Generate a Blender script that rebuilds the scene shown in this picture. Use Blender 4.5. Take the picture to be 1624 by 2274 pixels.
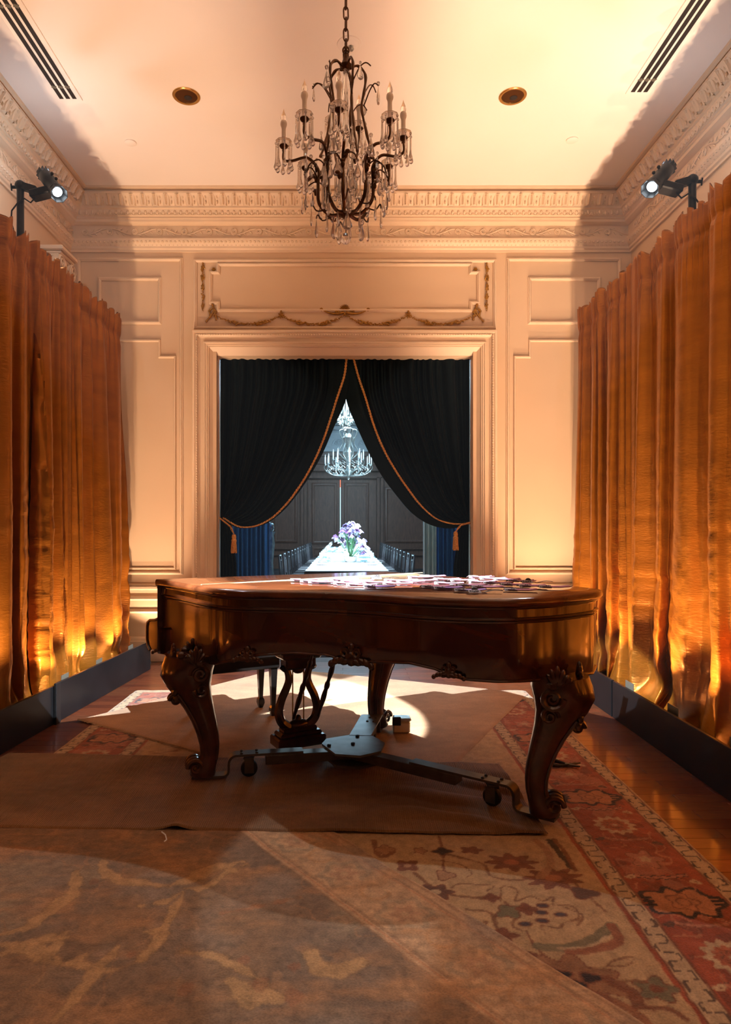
import bpy, math, random
import numpy as np
from mathutils import Vector, Matrix, Quaternion

random.seed(7)
scene = bpy.context.scene
col = scene.collection
for o in list(bpy.data.objects):
    bpy.data.objects.remove(o)

# ------------------------------------------------------------------ camera
F, CX, CY, H = 1480.0, 766.0, 1172.0, 1.35      # focal px, vanishing point, eye height
cam_d = bpy.data.cameras.new('camera'); cam = bpy.data.objects.new('camera', cam_d); col.objects.link(cam)
cam.location = (0, 0, H); cam.rotation_euler = (math.pi/2, 0, 0)
cam_d.sensor_fit = 'VERTICAL'; cam_d.sensor_height = 36.0; cam_d.lens = F/2274*36.0
cam_d.shift_x = (812-CX)/2274; cam_d.shift_y = (CY-1137)/2274
cam_d.clip_start = .05; cam_d.clip_end = 80
scene.camera = cam

# ------------------------------------------------------------------ world, exposure
w = bpy.data.worlds.new('world'); scene.world = w; w.use_nodes = True
w.node_tree.nodes['Background'].inputs[0].default_value = (.9, .75, .6, 1)
w.node_tree.nodes['Background'].inputs[1].default_value = 0.0
# thin stage haze hanging in the air
vs = w.node_tree.nodes.new('ShaderNodeVolumeScatter'); vs.inputs['Density'].default_value = .0010; vs.inputs['Anisotropy'].default_value = .2
vs.inputs['Color'].default_value = (.95, .97, 1, 1)
w.node_tree.links.new(vs.outputs[0], w.node_tree.nodes['World Output'].inputs['Volume'])
scene.view_settings.view_transform = 'Standard'
scene.view_settings.look = 'None'
scene.view_settings.exposure = -0.05
scene.view_settings.gamma = 1.0
scene.view_settings.use_curve_mapping = False

UPLIGHT_W = 215.0; UPLIGHT_C = (1.0, .655, .425)
SPOT_W = 5200.0; SPOT_C = (.86, .93, 1.0)
TABLE_W = 8000.0; TABLE_C = (.62, .88, 1.0)

def PZ(x, y, z):            # pixel -> point on the horizontal plane at height z
    Y = (H-z)*F/(y-CY); return ((x-CX)*Y/F, Y)
def PY(x, y, Y):            # pixel -> (X, Z) on the plane at distance Y
    return ((x-CX)*Y/F, H-(y-CY)*Y/F)

def area_light(name, loc, aim, sx, sy, watts, colr):
    l = bpy.data.lights.new(name, 'AREA'); l.shape = 'RECTANGLE'; l.size = sx; l.size_y = sy
    l.energy = watts; l.color = colr
    o = bpy.data.objects.new(name, l); col.objects.link(o); o.location = loc
    o.rotation_euler = (Vector(aim)-Vector(loc)).to_track_quat('-Z', 'Y').to_euler()
    return o
# added area light without a fixture, washing the dining hall in cool light
area_light('dining_fill_light', (0, 12.7, 4.8), (0, 12.7, 0), 2.0, 10.0, 720.0, (.55, .82, 1.0))

# ------------------------------------------------------------------ helpers
OFF = {}
def tag(o, label=None, cat=None, group=None, kind=None):
    if label: o['label'] = label
    if cat: o['category'] = cat
    if group: o['group'] = group
    if kind: o['kind'] = kind
    return o
def thing(name, loc, label, cat, group=None):
    o = bpy.data.objects.new(name, None); col.objects.link(o); o.location = loc
    o.empty_display_size = .1
    OFF[o.name] = Vector(loc)
    return tag(o, label, cat, group)
def copy_tree(o, parent=None, loc=None, rot=None, scale=None):
    c = o.copy(); col.objects.link(c)
    if parent is not None: c.parent = parent
    if loc is not None: c.location = loc
    if rot is not None: c.rotation_euler = rot
    if scale is not None: c.scale = scale
    for ch in list(o.children): copy_tree(ch, c)
    return c
def clone(o, parent, loc, rot=(0, 0, 0), scale=(1, 1, 1)):
    c = o.copy(); col.objects.link(c); c.parent = parent
    c.location = Vector(loc)-OFF.get(parent.name, Vector()) if parent is not None else loc
    c.rotation_euler = rot; c.scale = scale
    return c

class MB:
    def __init__(s): s.v = []; s.f = []
    def add(s, vs, fs):
        b = len(s.v); s.v += [tuple(p) for p in vs]; s.f += [tuple(i+b for i in f) for f in fs]
    def box(s, c, d, R=None):
        vs = [Vector((x*d[0]/2, y*d[1]/2, z*d[2]/2)) for x in (-1, 1) for y in (-1, 1) for z in (-1, 1)]
        if R is not None: vs = [R @ p for p in vs]
        s.add([p+Vector(c) for p in vs], [(0, 1, 3, 2), (4, 6, 7, 5), (0, 4, 5, 1), (2, 3, 7, 6), (0, 2, 6, 4), (1, 5, 7, 3)])
    def beam(s, p, q, wd, ht):
        p = Vector(p); q = Vector(q); d = (q-p); L = d.length
        R = d.to_track_quat('X', 'Z').to_matrix()
        s.box((p+q)/2, (L, wd, ht), R)
    def bbox(s, c, d, bev=.004, R=None):          # box with chamfered edges
        x, y, z = [k/2 for k in d]; b = min(bev, x*.9, y*.9, z*.9)
        rings = [(z, x-b, y-b), (z-b, x, y), (-z+b, x, y), (-z, x-b, y-b)]
        vs = []
        for (zz, a, c2) in rings:
            k = b*.8 if (a == x) else 0
            vs += [(a-k, -c2, zz), (a, -c2+k, zz), (a, c2-k, zz), (a-k, c2, zz), (-a+k, c2, zz), (-a, c2-k, zz), (-a, -c2+k, zz), (-a+k, -c2, zz)]
        fs = []
        for r in range(3):
            for i in range(8):
                j = (i+1) % 8; fs.append((r*8+i, (r+1)*8+i, (r+1)*8+j, r*8+j))
        fs.append(tuple(range(8))); fs.append(tuple(reversed(range(24, 32))))
        vs = [Vector(p) for p in vs]
        if R is not None: vs = [R @ p for p in vs]
        s.add([p+Vector(c) for p in vs], fs)
    def tube(s, pts, rad, n=8, cap=True, closed=False, asp=1.0):
        pts = [Vector(p) for p in pts]; m = len(pts)
        rad = list(rad) if hasattr(rad, '__len__') else [rad]*m
        T = []
        for i in range(m):
            if closed: d = pts[(i+1) % m]-pts[i-1]
            else: d = pts[min(i+1, m-1)]-pts[max(i-1, 0)]
            T.append(d.normalized() if d.length > 1e-9 else Vector((0, 0, 1)))
        up = Vector((0, 0, 1)) if abs(T[0].z) < .9 else Vector((1, 0, 0))
        N = (up-T[0]*up.dot(T[0])).normalized(); vs = []
        for i in range(m):
            N = (N-T[i]*N.dot(T[i]))
            N = N.normalized() if N.length > 1e-6 else Vector((1, 0, 0))
            B = T[i].cross(N)
            for k in range(n):
                a = 2*math.pi*k/n
                vs.append(pts[i]+(N*math.cos(a)+B*math.sin(a)*asp)*rad[i])
        fs = []
        for i in range(m if closed else m-1):
            i2 = (i+1) % m
            for k in range(n):
                k2 = (k+1) % n; fs.append((i*n+k, i*n+k2, i2*n+k2, i2*n+k))
        if cap and not closed:
            fs.append(tuple(reversed(range(n)))); fs.append(tuple(range((m-1)*n, m*n)))
        s.add(vs, fs)
    def lathe(s, prof, n=16, c=(0, 0, 0), R=None, ribs=0, rd=0.0):
        vs = []; c = Vector(c)
        for (r, z) in prof:
            for k in range(n):
                a = 2*math.pi*k/n; rr = r*(1+rd*math.cos(ribs*a))
                p = Vector((rr*math.cos(a), rr*math.sin(a), z))
                vs.append((R @ p if R is not None else p)+c)
        fs = []; m = len(prof)
        for i in range(m-1):
            for k in range(n):
                k2 = (k+1) % n; fs.append((i*n+k, i*n+k2, (i+1)*n+k2, (i+1)*n+k))
        fs.append(tuple(reversed(range(n)))); fs.append(tuple(range((m-1)*n, m*n)))
        s.add(vs, fs)
    def ball(s, c, r, n=8, m=6, R=None):
        r = r if hasattr(r, '__len__') else (r, r, r)
        vs = []; c = Vector(c)
        for i in range(m+1):
            t = math.pi*i/m; t = min(max(t, .02), math.pi-.02)
            for k in range(n):
                a = 2*math.pi*k/n
                p = Vector((r[0]*math.sin(t)*math.cos(a), r[1]*math.sin(t)*math.sin(a), -r[2]*math.cos(t)))
                vs.append((R @ p if R is not None else p)+c)
        fs = []
        for i in range(m):
            for k in range(n):
                k2 = (k+1) % n; fs.append((i*n+k, i*n+k2, (i+1)*n+k2, (i+1)*n+k))
        fs.append(tuple(reversed(range(n)))); fs.append(tuple(range(m*n, (m+1)*n)))
        s.add(vs, fs)
    def prism(s, poly, fn0, fn1):                # polygon between two mappings
        n = len(poly); vs = [fn0(p) for p in poly]+[fn1(p) for p in poly]
        fs = [(i, (i+1) % n, n+(i+1) % n, n+i) for i in range(n)]
        fs.append(tuple(reversed(range(n)))); fs.append(tuple(range(n, 2*n)))
        s.add(vs, fs)
    def loft(s, rings, cap=True):
        n = len(rings[0]); vs = [p for r in rings for p in r]; fs = []
        for i in range(len(rings)-1):
            for k in range(n):
                k2 = (k+1) % n; fs.append((i*n+k, i*n+k2, (i+1)*n+k2, (i+1)*n+k))
        if cap:
            fs.append(tuple(reversed(range(n)))); fs.append(tuple(range((len(rings)-1)*n, len(rings)*n)))
        s.add(vs, fs)
    def grid(s, P, closed_u=False):              # P[i][j] points
        m = len(P); n = len(P[0]); s.add([p for r in P for p in r],
            [(i*n+j, i*n+j+1, (i+1)*n+j+1, (i+1)*n+j) for i in range(m-1) for j in range(n-1)])
    def build(s, name, mat, parent=None, smooth=True, loc=None, auto=40):
        if parent is not None: off = OFF.get(parent.name, Vector())
        else: off = Vector(loc) if loc is not None else Vector()
        me = bpy.data.meshes.new(name)
        me.from_pydata([(p[0]-off.x, p[1]-off.y, p[2]-off.z) for p in s.v], [], s.f)
        me.materials.append(mat); me.update()
        if smooth:
            me.polygons.foreach_set('use_smooth', [True]*len(me.polygons))
            try: me.set_sharp_from_angle(angle=math.radians(auto))
            except Exception: pass
        o = bpy.data.objects.new(name, me); col.objects.link(o)
        if parent is not None: o.parent = parent
        else: o.location = off
        OFF[o.name] = off
        return o

def fix_normals(o):
    import bmesh
    bm = bmesh.new(); bm.from_mesh(o.data); bmesh.ops.recalc_face_normals(bm, faces=bm.faces); bm.to_mesh(o.data); bm.free()
    return o

# ------------------------------------------------------------------ materials
def base_mat(name):
    m = bpy.data.materials.new(name); m.use_nodes = True
    return m, m.node_tree, m.node_tree.nodes['Principled BSDF']
def mat(name, c, rough=.5, metal=0.0, var=.08, vscale=6.0, bump=0.0, bscale=40.0, coat=0.0, spec=.5, sheen=0.0, stretch=(1, 1, 1), c2=None, emit=None, es=0.0, coord='Object', trans=0.0, ior=1.45):
    m, nt, b = base_mat(name); L = nt.links
    tc = nt.nodes.new('ShaderNodeTexCoord'); mp = nt.nodes.new('ShaderNodeMapping'); mp.inputs['Scale'].default_value = stretch
    L.new(tc.outputs[coord], mp.inputs[0])
    n = nt.nodes.new('ShaderNodeTexNoise'); n.inputs['Scale'].default_value = vscale; n.inputs['Detail'].default_value = 5
    L.new(mp.outputs[0], n.inputs[0])
    r = nt.nodes.new('ShaderNodeValToRGB')
    r.color_ramp.elements[0].position = .3; r.color_ramp.elements[1].position = .7
    lo = c2 if c2 else tuple(k*(1-var) for k in c); hi = c if c2 else tuple(min(1, k*(1+var)) for k in c)
    r.color_ramp.elements[0].color = (*lo, 1); r.color_ramp.elements[1].color = (*hi, 1)
    L.new(n.outputs[0], r.inputs[0]); L.new(r.outputs[0], b.inputs['Base Color'])
    b.inputs['Roughness'].default_value = rough; b.inputs['Metallic'].default_value = metal
    b.inputs['Coat Weight'].default_value = coat; b.inputs['Coat Roughness'].default_value = .06
    b.inputs['Specular IOR Level'].default_value = spec
    b.inputs['Sheen Weight'].default_value = sheen
    b.inputs['Transmission Weight'].default_value = trans; b.inputs['IOR'].default_value = ior
    if emit: b.inputs['Emission Color'].default_value = (*emit, 1); b.inputs['Emission Strength'].default_value = es
    if bump:
        n2 = nt.nodes.new('ShaderNodeTexNoise'); n2.inputs['Scale'].default_value = bscale; n2.inputs['Detail'].default_value = 4
        L.new(mp.outputs[0], n2.inputs[0])
        bp = nt.nodes.new('ShaderNodeBump'); bp.inputs['Strength'].default_value = bump; bp.inputs['Distance'].default_value = .01
        L.new(n2.outputs[0], bp.inputs['Height']); L.new(bp.outputs[0], b.inputs['Normal'])
    return m
def rug_mat(name, rib=None, fine=900):
    m, nt, b = base_mat(name); L = nt.links
    a = nt.nodes.new('ShaderNodeAttribute'); a.attribute_name = 'Col'
    tc = nt.nodes.new('ShaderNodeTexCoord')
    n = nt.nodes.new('ShaderNodeTexNoise'); n.inputs['Scale'].default_value = 160; n.inputs['Detail'].default_value = 3
    L.new(tc.outputs['Object'], n.inputs[0])
    mx = nt.nodes.new('ShaderNodeMix'); mx.data_type = 'RGBA'; mx.blend_type = 'MULTIPLY'; mx.inputs[0].default_value = .55
    rr = nt.nodes.new('ShaderNodeValToRGB'); rr.color_ramp.elements[0].color = (.45, .45, .45, 1); rr.color_ramp.elements[0].position = .3; rr.color_ramp.elements[1].position = .65
    L.new(n.outputs[0], rr.inputs[0]); L.new(a.outputs['Color'], mx.inputs[6]); L.new(rr.outputs[0], mx.inputs[7])
    L.new(mx.outputs[2], b.inputs['Base Color']); b.inputs['Roughness'].default_value = .9
    b.inputs['Specular IOR Level'].default_value = .15; b.inputs['Sheen Weight'].default_value = .25
    bp = nt.nodes.new('ShaderNodeBump'); bp.inputs['Distance'].default_value = .004; bp.inputs['Strength'].default_value = .6
    if rib:
        wv = nt.nodes.new('ShaderNodeTexWave'); wv.inputs['Scale'].default_value = rib; wv.inputs['Distortion'].default_value = 1.2; wv.inputs['Detail'].default_value = 2
        wv.bands_direction = 'X'; L.new(tc.outputs['Object'], wv.inputs[0]); L.new(wv.outputs['Fac'], bp.inputs['Height'])
    else: L.new(n.outputs[0], bp.inputs['Height'])
    L.new(bp.outputs[0], b.inputs['Normal'])
    return m
def wood_mat(name, c1, c2, rough=.3, coat=.8, sc=(1, 1, 1), scale=3.0, croug=.08):
    m, nt, b = base_mat(name); L = nt.links
    tc = nt.nodes.new('ShaderNodeTexCoord'); mp = nt.nodes.new('ShaderNodeMapping'); mp.inputs['Scale'].default_value = sc
    L.new(tc.outputs['Object'], mp.inputs[0])
    n = nt.nodes.new('ShaderNodeTexNoise'); n.inputs['Scale'].default_value = scale; n.inputs['Detail'].default_value = 8; n.inputs['Distortion'].default_value = 1.4
    L.new(mp.outputs[0], n.inputs[0])
    r = nt.nodes.new('ShaderNodeValToRGB'); r.color_ramp.elements[0].position = .32; r.color_ramp.elements[1].position = .72
    r.color_ramp.elements[0].color = (*c1, 1); r.color_ramp.elements[1].color = (*c2, 1)
    L.new(n.outputs[0], r.inputs[0]); L.new(r.outputs[0], b.inputs['Base Color'])
    b.inputs['Roughness'].default_value = rough; b.inputs['Coat Weight'].default_value = coat; b.inputs['Coat Roughness'].default_value = croug
    return m
def glass_mat(name, c=(1, 1, 1), rough=.0, ior=1.5):
    m, nt, b = base_mat(name)
    b.inputs['Base Color'].default_value = (*c, 1); b.inputs['Transmission Weight'].default_value = 1
    b.inputs['Roughness'].default_value = rough; b.inputs['IOR'].default_value = ior
    return m
def emit_mat(name, c, s):
    m, nt, b = base_mat(name)
    b.inputs['Base Color'].default_value = (*c, 1)
    b.inputs['Emission Color'].default_value = (*c, 1); b.inputs['Emission Strength'].default_value = s
    return m

M = {}
M['wall'] = mat('cream_plaster', (.66, .48, .31), .6, var=.03, vscale=2, bump=.05, bscale=120)
M['trim'] = mat('cream_moulding', (.70, .53, .36), .5, var=.03, vscale=5)
M['ceil'] = mat('ceiling_plaster', (.80, .72, .64), .7, var=.02, vscale=1.5)
M['gilt'] = mat('gilding', (.34, .165, .028), .40, .6, var=.3, vscale=60)
M['silk'] = mat('bronze_silk', (.30, .102, .009), .36, .55, var=.16, vscale=3, bump=.25, bscale=26, stretch=(1, 1, 3.2), spec=.4)
M['velvet'] = mat('black_velvet', (.0022, .0036, .0042), .42, 0, var=.3, vscale=8, sheen=.02, bump=.1, bscale=60, spec=.20); M['velvet'].node_tree.nodes['Principled BSDF'].inputs['Specular Tint'].default_value = (.45, .85, 1, 1)
M['bluedrape'] = mat('blue_drape', (.03, .17, .48), .5, 0, var=.4, vscale=5, stretch=(1, 1, .15))
M['litdrape'] = mat('lit_blue_drape', (.62, .82, .90), .6, var=.1)  # blue drape made paler: the light on it is put into the colour
M['rope'] = mat('gold_rope', (.66, .36, .10), .5, .2, var=.25, vscale=80)
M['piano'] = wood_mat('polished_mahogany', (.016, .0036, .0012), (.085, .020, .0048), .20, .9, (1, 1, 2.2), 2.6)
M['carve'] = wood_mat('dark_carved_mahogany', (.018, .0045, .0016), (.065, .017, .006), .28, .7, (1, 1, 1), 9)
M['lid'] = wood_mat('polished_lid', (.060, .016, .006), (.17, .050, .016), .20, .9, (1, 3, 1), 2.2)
M['inlay'] = mat('brass_hinge_line', (.75, .6, .35), .35, .6)
M['black'] = mat('black_gloss_board', (.007, .007, .008), .34, 0, var=.3, vscale=3, bump=.04, bscale=8, spec=.28)
M['matte'] = mat('matte_black_metal', (.012, .012, .013), .45, .3, var=.3, vscale=30)
M['steel'] = mat('painted_steel', (.10, .095, .08), .42, .7, var=.25, vscale=12, bump=.05, bscale=60)
M['steelp'] = mat('grey_steel_plate', (.16, .18, .19), .45, .5, var=.2, vscale=14)
M['rubber'] = mat('black_rubber', (.01, .01, .01), .6)
M['ebony'] = mat('ebonised_wood', (.012, .010, .009), .28, 0, var=.4, coat=.6)
M['bronze'] = mat('dark_bronze', (.085, .036, .012), .40, .7, var=.4, vscale=40)
M['crystal'] = glass_mat('crystal', (1, .95, .90), .02, 1.52); M['crystal'].node_tree.nodes['Principled BSDF'].inputs['Transmission Weight'].default_value = .80
M['candle'] = mat('ivory_candle_sleeve', (.88, .76, .62), .55, var=.05)
M['bulb'] = glass_mat('clear_bulb', (1, .93, .85), .12, 1.35)
M['floorbase'] = mat('subfloor', (.03, .012, .006), .7)
M['plank'] = [wood_mat('mahogany_plank_%s' % n, a, b, .30, .6, (2, 14, 1), 3, .09) for n, a, b in (
    ('dark', (.06, .014, .006), (.13, .032, .012)), ('red', (.09, .021, .008), (.18, .048, .017)), ('brown', (.075, .021, .009), (.16, .050, .018)))]
M['brass'] = mat('brass', (.55, .34, .11), .25, .9)
M['dwood'] = wood_mat('dark_oak_panel', (.070, .027, .014), (.15, .062, .034), .5, .15, (6, 6, 1), 3)
M['dplaster'] = mat('pale_plaster', (.62, .72, .78), .6, var=.04)
M['dfloor'] = mat('dark_carpet', (.02, .02, .025), .9)
M['linen'] = mat('white_linen', (.85, .9, .95), .7, var=.03)
M['bluenap'] = mat('pale_blue_napkin', (.30, .62, .78), .7, var=.1)
M['china'] = mat('white_china', (.85, .88, .9), .2)
M['chairwood'] = mat('dark_chair_wood', (.03, .028, .034), .35, 0, coat=.4)
M['silver'] = mat('silvered_metal', (.55, .58, .56), .3, .85, var=.25, vscale=30)
M['petal1'] = mat('lilac_petal', (.55, .42, .75), .6); M['petal2'] = mat('plum_petal', (.20, .08, .22), .6)
M['petal3'] = mat('white_petal', (.9, .88, .95), .6); M['stem'] = mat('green_stem', (.12, .28, .12), .6)
M['pink'] = mat('pink_card', (.44, .17, .27), .6, var=.06); M['lilac'] = mat('lilac_card', (.22, .12, .33), .6, var=.06)
M['tagp'] = mat('white_name_tag', (.42, .38, .40), .6); M['ribbon'] = mat('black_ribbon', (.02, .015, .015), .5)
M['plug'] = mat('white_plastic', (.75, .7, .62), .5)
M['slot'] = mat('dark_slot', (.015, .01, .008), .8)
M['ink'] = mat('black_ink', (.02, .02, .02), .7)
M['lens'] = emit_mat('spot_lens', (.80, .92, 1.0), 14.0)
M['uplens'] = emit_mat('uplight_lens', (1.0, .62, .28), 8.0)
M['gap'] = emit_mat('blue_gap_glow', (.35, .75, 1.0), 3.0); M['gapr'] = emit_mat('red_gap_glow', (1.0, .18, .08), 2.0)
M['downl'] = mat('gold_reflector', (.10, .040, .012), .2, .8)
M['upbody'] = mat('uplight_housing', (.16, .15, .12), .4, .4)

# ------------------------------------------------------------------ room
XL, XR, YB, YF, ZC = -2.79, 2.90, 6.75, -4.0, 4.68
JB = 7.2                                   # far face of the partition with the doorway
OX, OZ = 1.30, 3.10                        # doorway half width and height
S = 'structure'
b = MB(); b.box(((XL+XR)/2, (YF+JB)/2, -.06), (XR-XL+.4, JB-YF+.2, .1)); floor = b.build('floor', M['floorbase'], smooth=False); tag(floor, kind=S)
b = MB(); b.box(((XL+XR)/2, (YF+JB)/2, ZC+.05), (XR-XL+.4, JB-YF+.2, .1)); ceiling = b.build('ceiling', M['ceil'], smooth=False); tag(ceiling, kind=S)
b = MB()
zt = ZC+.1
b.box(((XL-.2-OX)/2, (YB+JB)/2, zt/2), (-OX-XL+.2, JB-YB, zt))
b.box(((XR+.2+OX)/2, (YB+JB)/2, zt/2), (XR+.2-OX, JB-YB, zt))
b.box((0, (YB+JB)/2, (3.22+zt)/2), (2*OX, JB-YB, zt-3.22))
wall_back = b.build('wall_back', M['wall'], smooth=False); tag(wall_back, kind=S)
for nm, x in (('wall_left', XL-.1), ('wall_right', XR+.1)):
    b = MB(); b.box((x, (YF+YB)/2, zt/2), (.2, YB-YF, zt)); tag(b.build(nm, M['wall'], smooth=False), kind=S)
wall_left = bpy.data.objects['wall_left']; wall_right = bpy.data.objects['wall_right']
b = MB(); b.box(((XL+XR)/2, YF-.1, zt/2), (XR-XL+.4, .2, zt)); tag(b.build('wall_front', M['wall'], smooth=False), kind=S)

# floor boards: one object each, laid across the room where they show
plank_me = {}
def plank(x0, x1, y, wd):
    L = x1-x0; key = (round(L, 2), random.randrange(3))
    if key not in plank_me:
        mb = MB(); mb.bbox((0, 0, -.006), (L-.0016, wd-.0016, .012), .001)
        o = mb.build('plank', M['plank'][key[1]], floor, smooth=False); plank_me[key] = o
    else: o = clone(plank_me[key], floor, (0, 0, 0))
    o.location = ((x0+x1)/2, y, 0)
PW = .095
yy = 1.9; i = 0
while yy < 5.5:
    if i % 2: plank(1.28, 1.66, yy, PW); plank(1.66, 2.08, yy, PW)
    else: plank(1.28, 1.88, yy, PW); plank(1.88, 2.08, yy, PW)
    if yy > 3.3:
        plank(-2.12, -1.52, yy, PW)
    yy += PW; i += 1
while yy < 6.72:
    x = -2.12; first = True
    while x < 2.07:
        L = .6 if not (first and i % 2) else .3
        L = min(L, 2.08-x)
        plank(x, x+L, yy, PW); x += L; first = False
    yy += PW; i += 1

# ---- mouldings
def moulding(path, prof, closed, name, m, parent, Y0=YB, close_prof=True):
    """sweep prof [(a in-plane outwards, b towards the room)] along a polyline in the wall plane"""
    P = [Vector((p[0], p[1])) for p in path]; n = len(P); rings = []
    for i in range(n):
        if closed: d0 = (P[i]-P[i-1]).normalized(); d1 = (P[(i+1) % n]-P[i]).normalized()
        else:
            d1 = (P[min(i+1, n-1)]-P[min(i, n-2)]).normalized(); d0 = (P[max(i, 1)]-P[max(i-1, 0)]).normalized()
        n0 = Vector((-d0.y, d0.x)); n1 = Vector((-d1.y, d1.x)); mm = (n0+n1)
        mm = mm/max(mm.dot(n0), .2) if mm.length > 1e-5 else n0
        rings.append([(P[i].x+mm.x*a, Y0-bb, P[i].y+mm.y*a) for a, bb in prof])
    mb = MB()
    if closed:
        k = len(prof); vs = [p for r in rings for p in r]; fs = []
        for i in range(n):
            for j in range(k):
                j2 = (j+1) % k
                if not close_prof and j2 == 0: continue
                fs.append((i*k+j, i*k+j2, ((i+1) % n)*k+j2, ((i+1) % n)*k+j))
        mb.add(vs, fs)
    else: mb.loft(rings)
    o = mb.build(name, m, parent, auto=35); fix_normals(o); return o
def wp(x, y): return PY(x, y, YB)
PANEL = [(-.018, -.002), (-.018, .010), (-.010, .014), (-.006, .026), (.004, .028), (.010, .018), (.018, .014), (.018, -.002)]
THIN = [(-.012, -.002), (-.012, .010), (-.004, .022), (.006, .020), (.012, .008), (.012, -.002)]
def rect(x0, y0, x1, y1): return [wp(x0, y1), wp(x1, y1), wp(x1, y0), wp(x0, y0)]

t1 = thing('trim_1', (0, YB, 0), None, None); tag(t1, kind=S)      # wall panelling of the far wall
for (x0, x1) in ((176, 403), (1128, 1376)):
    moulding(rect(x0, 577, x1, 1272), PANEL, True, 'panel_moulding', M['trim'], t1)
for (x0, x1) in ((222, 355), (1176, 1330)):
    moulding(rect(x0, 620, x1, 717), PANEL, True, 'panel_moulding', M['trim'], t1)
for (a, b0, c, d) in ((192, 222, 355, 389), (1143, 1176, 1330, 1362)):
    moulding([wp(a, 1262), wp(d, 1262), wp(d, 793), wp(c, 793), wp(c, 757), wp(b0, 757), wp(b0, 793), wp(a, 793)], THIN, True, 'panel_moulding', M['trim'], t1)
# dado: chair rail, lower rail, skirting (each side of the door)
def hprof(prof, x0, x1, name, m, parent):
    mb = MB(); mb.loft([[(x, YB-bb, z) for bb, z in prof] for x in (x0, x1)]); o = mb.build(name, m, parent, auto=35); return fix_normals(o)
for x0, x1 in ((XL, -1.57), (1.57, XR)):
    hprof([(-.002, .70), (.02, .70), (.022, .72), (.05, .735), (.05, .755), (.03, .765), (.03, .775), (.015, .785), (-.002, .785)], x0, x1, 'chair_rail', M['trim'], t1)
    hprof([(-.002, .615), (.016, .615), (.026, .63), (.02, .65), (.012, .66), (-.002, .66)], x0, x1, 'dado_moulding', M['trim'], t1)
    hprof([(-.002, .485), (.014, .485), (.03, .505), (.02, .52), (.012, .525), (-.002, .525)], x0, x1, 'dado_moulding', M['trim'], t1)
    sk = hprof([(-.002, 0), (.03, 0), (.03, .2), (.022, .21), (.022, .235), (.012, .25), (-.002, .25)], x0, x1, 'baseboard_back', M['trim'], None); tag(sk, kind=S)

# doorway architrave
t2 = thing('trim_2', (0, YB, 0), None, None); tag(t2, kind=S)
ARCH = [(-.0, -.20), (-.0, -.03), (.004, -.025), (.068, .028), (.072, .044), (.082, .046), (.086, .056), (.100, .058), (.104, .068), (.116, .070), (.120, .052), (.156, .050), (.160, .060), (.166, .062), (.176, .078), (.188, .084), (.198, .082), (.202, .092), (.222, .098), (.230, .090), (.230, -.01)]
path = [(-OX, 0), (-OX, OZ), (OX, OZ), (OX, 0)]
o = moulding(path, ARCH, False, 'architrave', M['trim'], t2)
# leaf beading on the architrave (too fine to single out)
mb = MB(); a0 = .182
def bead(x, z, vertical):
    mb.ball((x, YB-.084, z), (.013, .012, .009) if not vertical else (.009, .012, .013), 6, 4)
k = -OX-a0
while k < OX+a0: bead(k, OZ+a0, False); k += .026
k = 0.62
while k < OZ+a0: bead(-OX-a0, k, True); bead(OX+a0, k, True); k += .026
o = mb.build('leaf_beading', M['trim'], t2); o['kind'] = 'stuff'
# jamb linings
for sx in (-1, 1):
    mb = MB(); mb.box((sx*(OX+.004), 7.0, 1.6), (.012, .4, 3.2)); mb.build('jamb_lining', M['trim'], t2, smooth=False)

# overdoor panel with gilt carving
t3 = thing('trim_3', (0, YB, 0), None, None); tag(t3, kind=S)
moulding(rect(434, 580, 1099, 729), PANEL, True, 'panel_moulding', M['trim'], t3)
nx = 17
moulding([wp(468+nx, 690), wp(1063-nx, 690), wp(1063-nx, 673), wp(1063, 673), wp(1063, 606), wp(1063-nx, 606), wp(1063-nx, 588), wp(468+nx, 588), wp(468+nx, 606), wp(468, 606), wp(468, 673), wp(468+nx, 673)], PANEL, True, 'panel_moulding', M['trim'], t3)
rng = random.Random(3)
def leafball(mb, p, s, ang):
    R = Matrix.Rotation(ang, 3, 'Y'); mb.ball(p, (s*1.5, s*.7, s*.7), 6, 4, R)
def swag(x0, x1, ytop, ybot):
    mb = MB(); N = 46
    for i in range(N+1):
        t = i/N; x = x0+(x1-x0)*t; sag = 4*t*(1-t)
        y = ytop+(ybot-ytop)*sag**.8
        fat = .010+.010*math.exp(-((t-.30)/.10)**2)+.010*math.exp(-((t-.70)/.10)**2)
        X, Z = wp(x, y)
        for q in range(2):
            leafball(mb, (X+rng.uniform(-.004, .004), YB-.012-rng.uniform(0, .012), Z+rng.uniform(-fat, fat)*.8), fat*.7, rng.uniform(-.9, .9))
    mb.build('gilt_swag', M['gilt'], t3)
for a, b0 in ((478, 625), (625, 766), (766, 907), (907, 1053)): swag(a, b0, 699, 721)
for x in (451, 1081):
    mb = MB()
    for i in range(34):
        y = 592+i*3.0; fat = .012+.006*math.sin(i*.9); X, Z = wp(x, y)
        for q in range(2): leafball(mb, (X+rng.uniform(-fat, fat)*.8, YB-.010-rng.uniform(0, .012), Z), fat*.75, rng.uniform(.5, 2.6))
    mb.ball((*wp(x, 587)[:1], YB-.01, wp(x, 587)[1]), (.008, .008, .02), 6, 4)
    mb.build('gilt_drop', M['gilt'], t3)
for x in (625, 907):
    mb = MB(); X, Z = wp(x, 701)
    for k in range(7):
        a = k*2*math.pi/7; leafball(mb, (X+.018*math.cos(a), YB-.016, Z+.020*math.sin(a)), .011, -a)
    mb.ball((X, YB-.022, Z+.034), (.010, .010, .016), 6, 4); mb.ball((X, YB-.02, Z), .012, 6, 4)
    mb.build('gilt_cluster', M['gilt'], t3)
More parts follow.
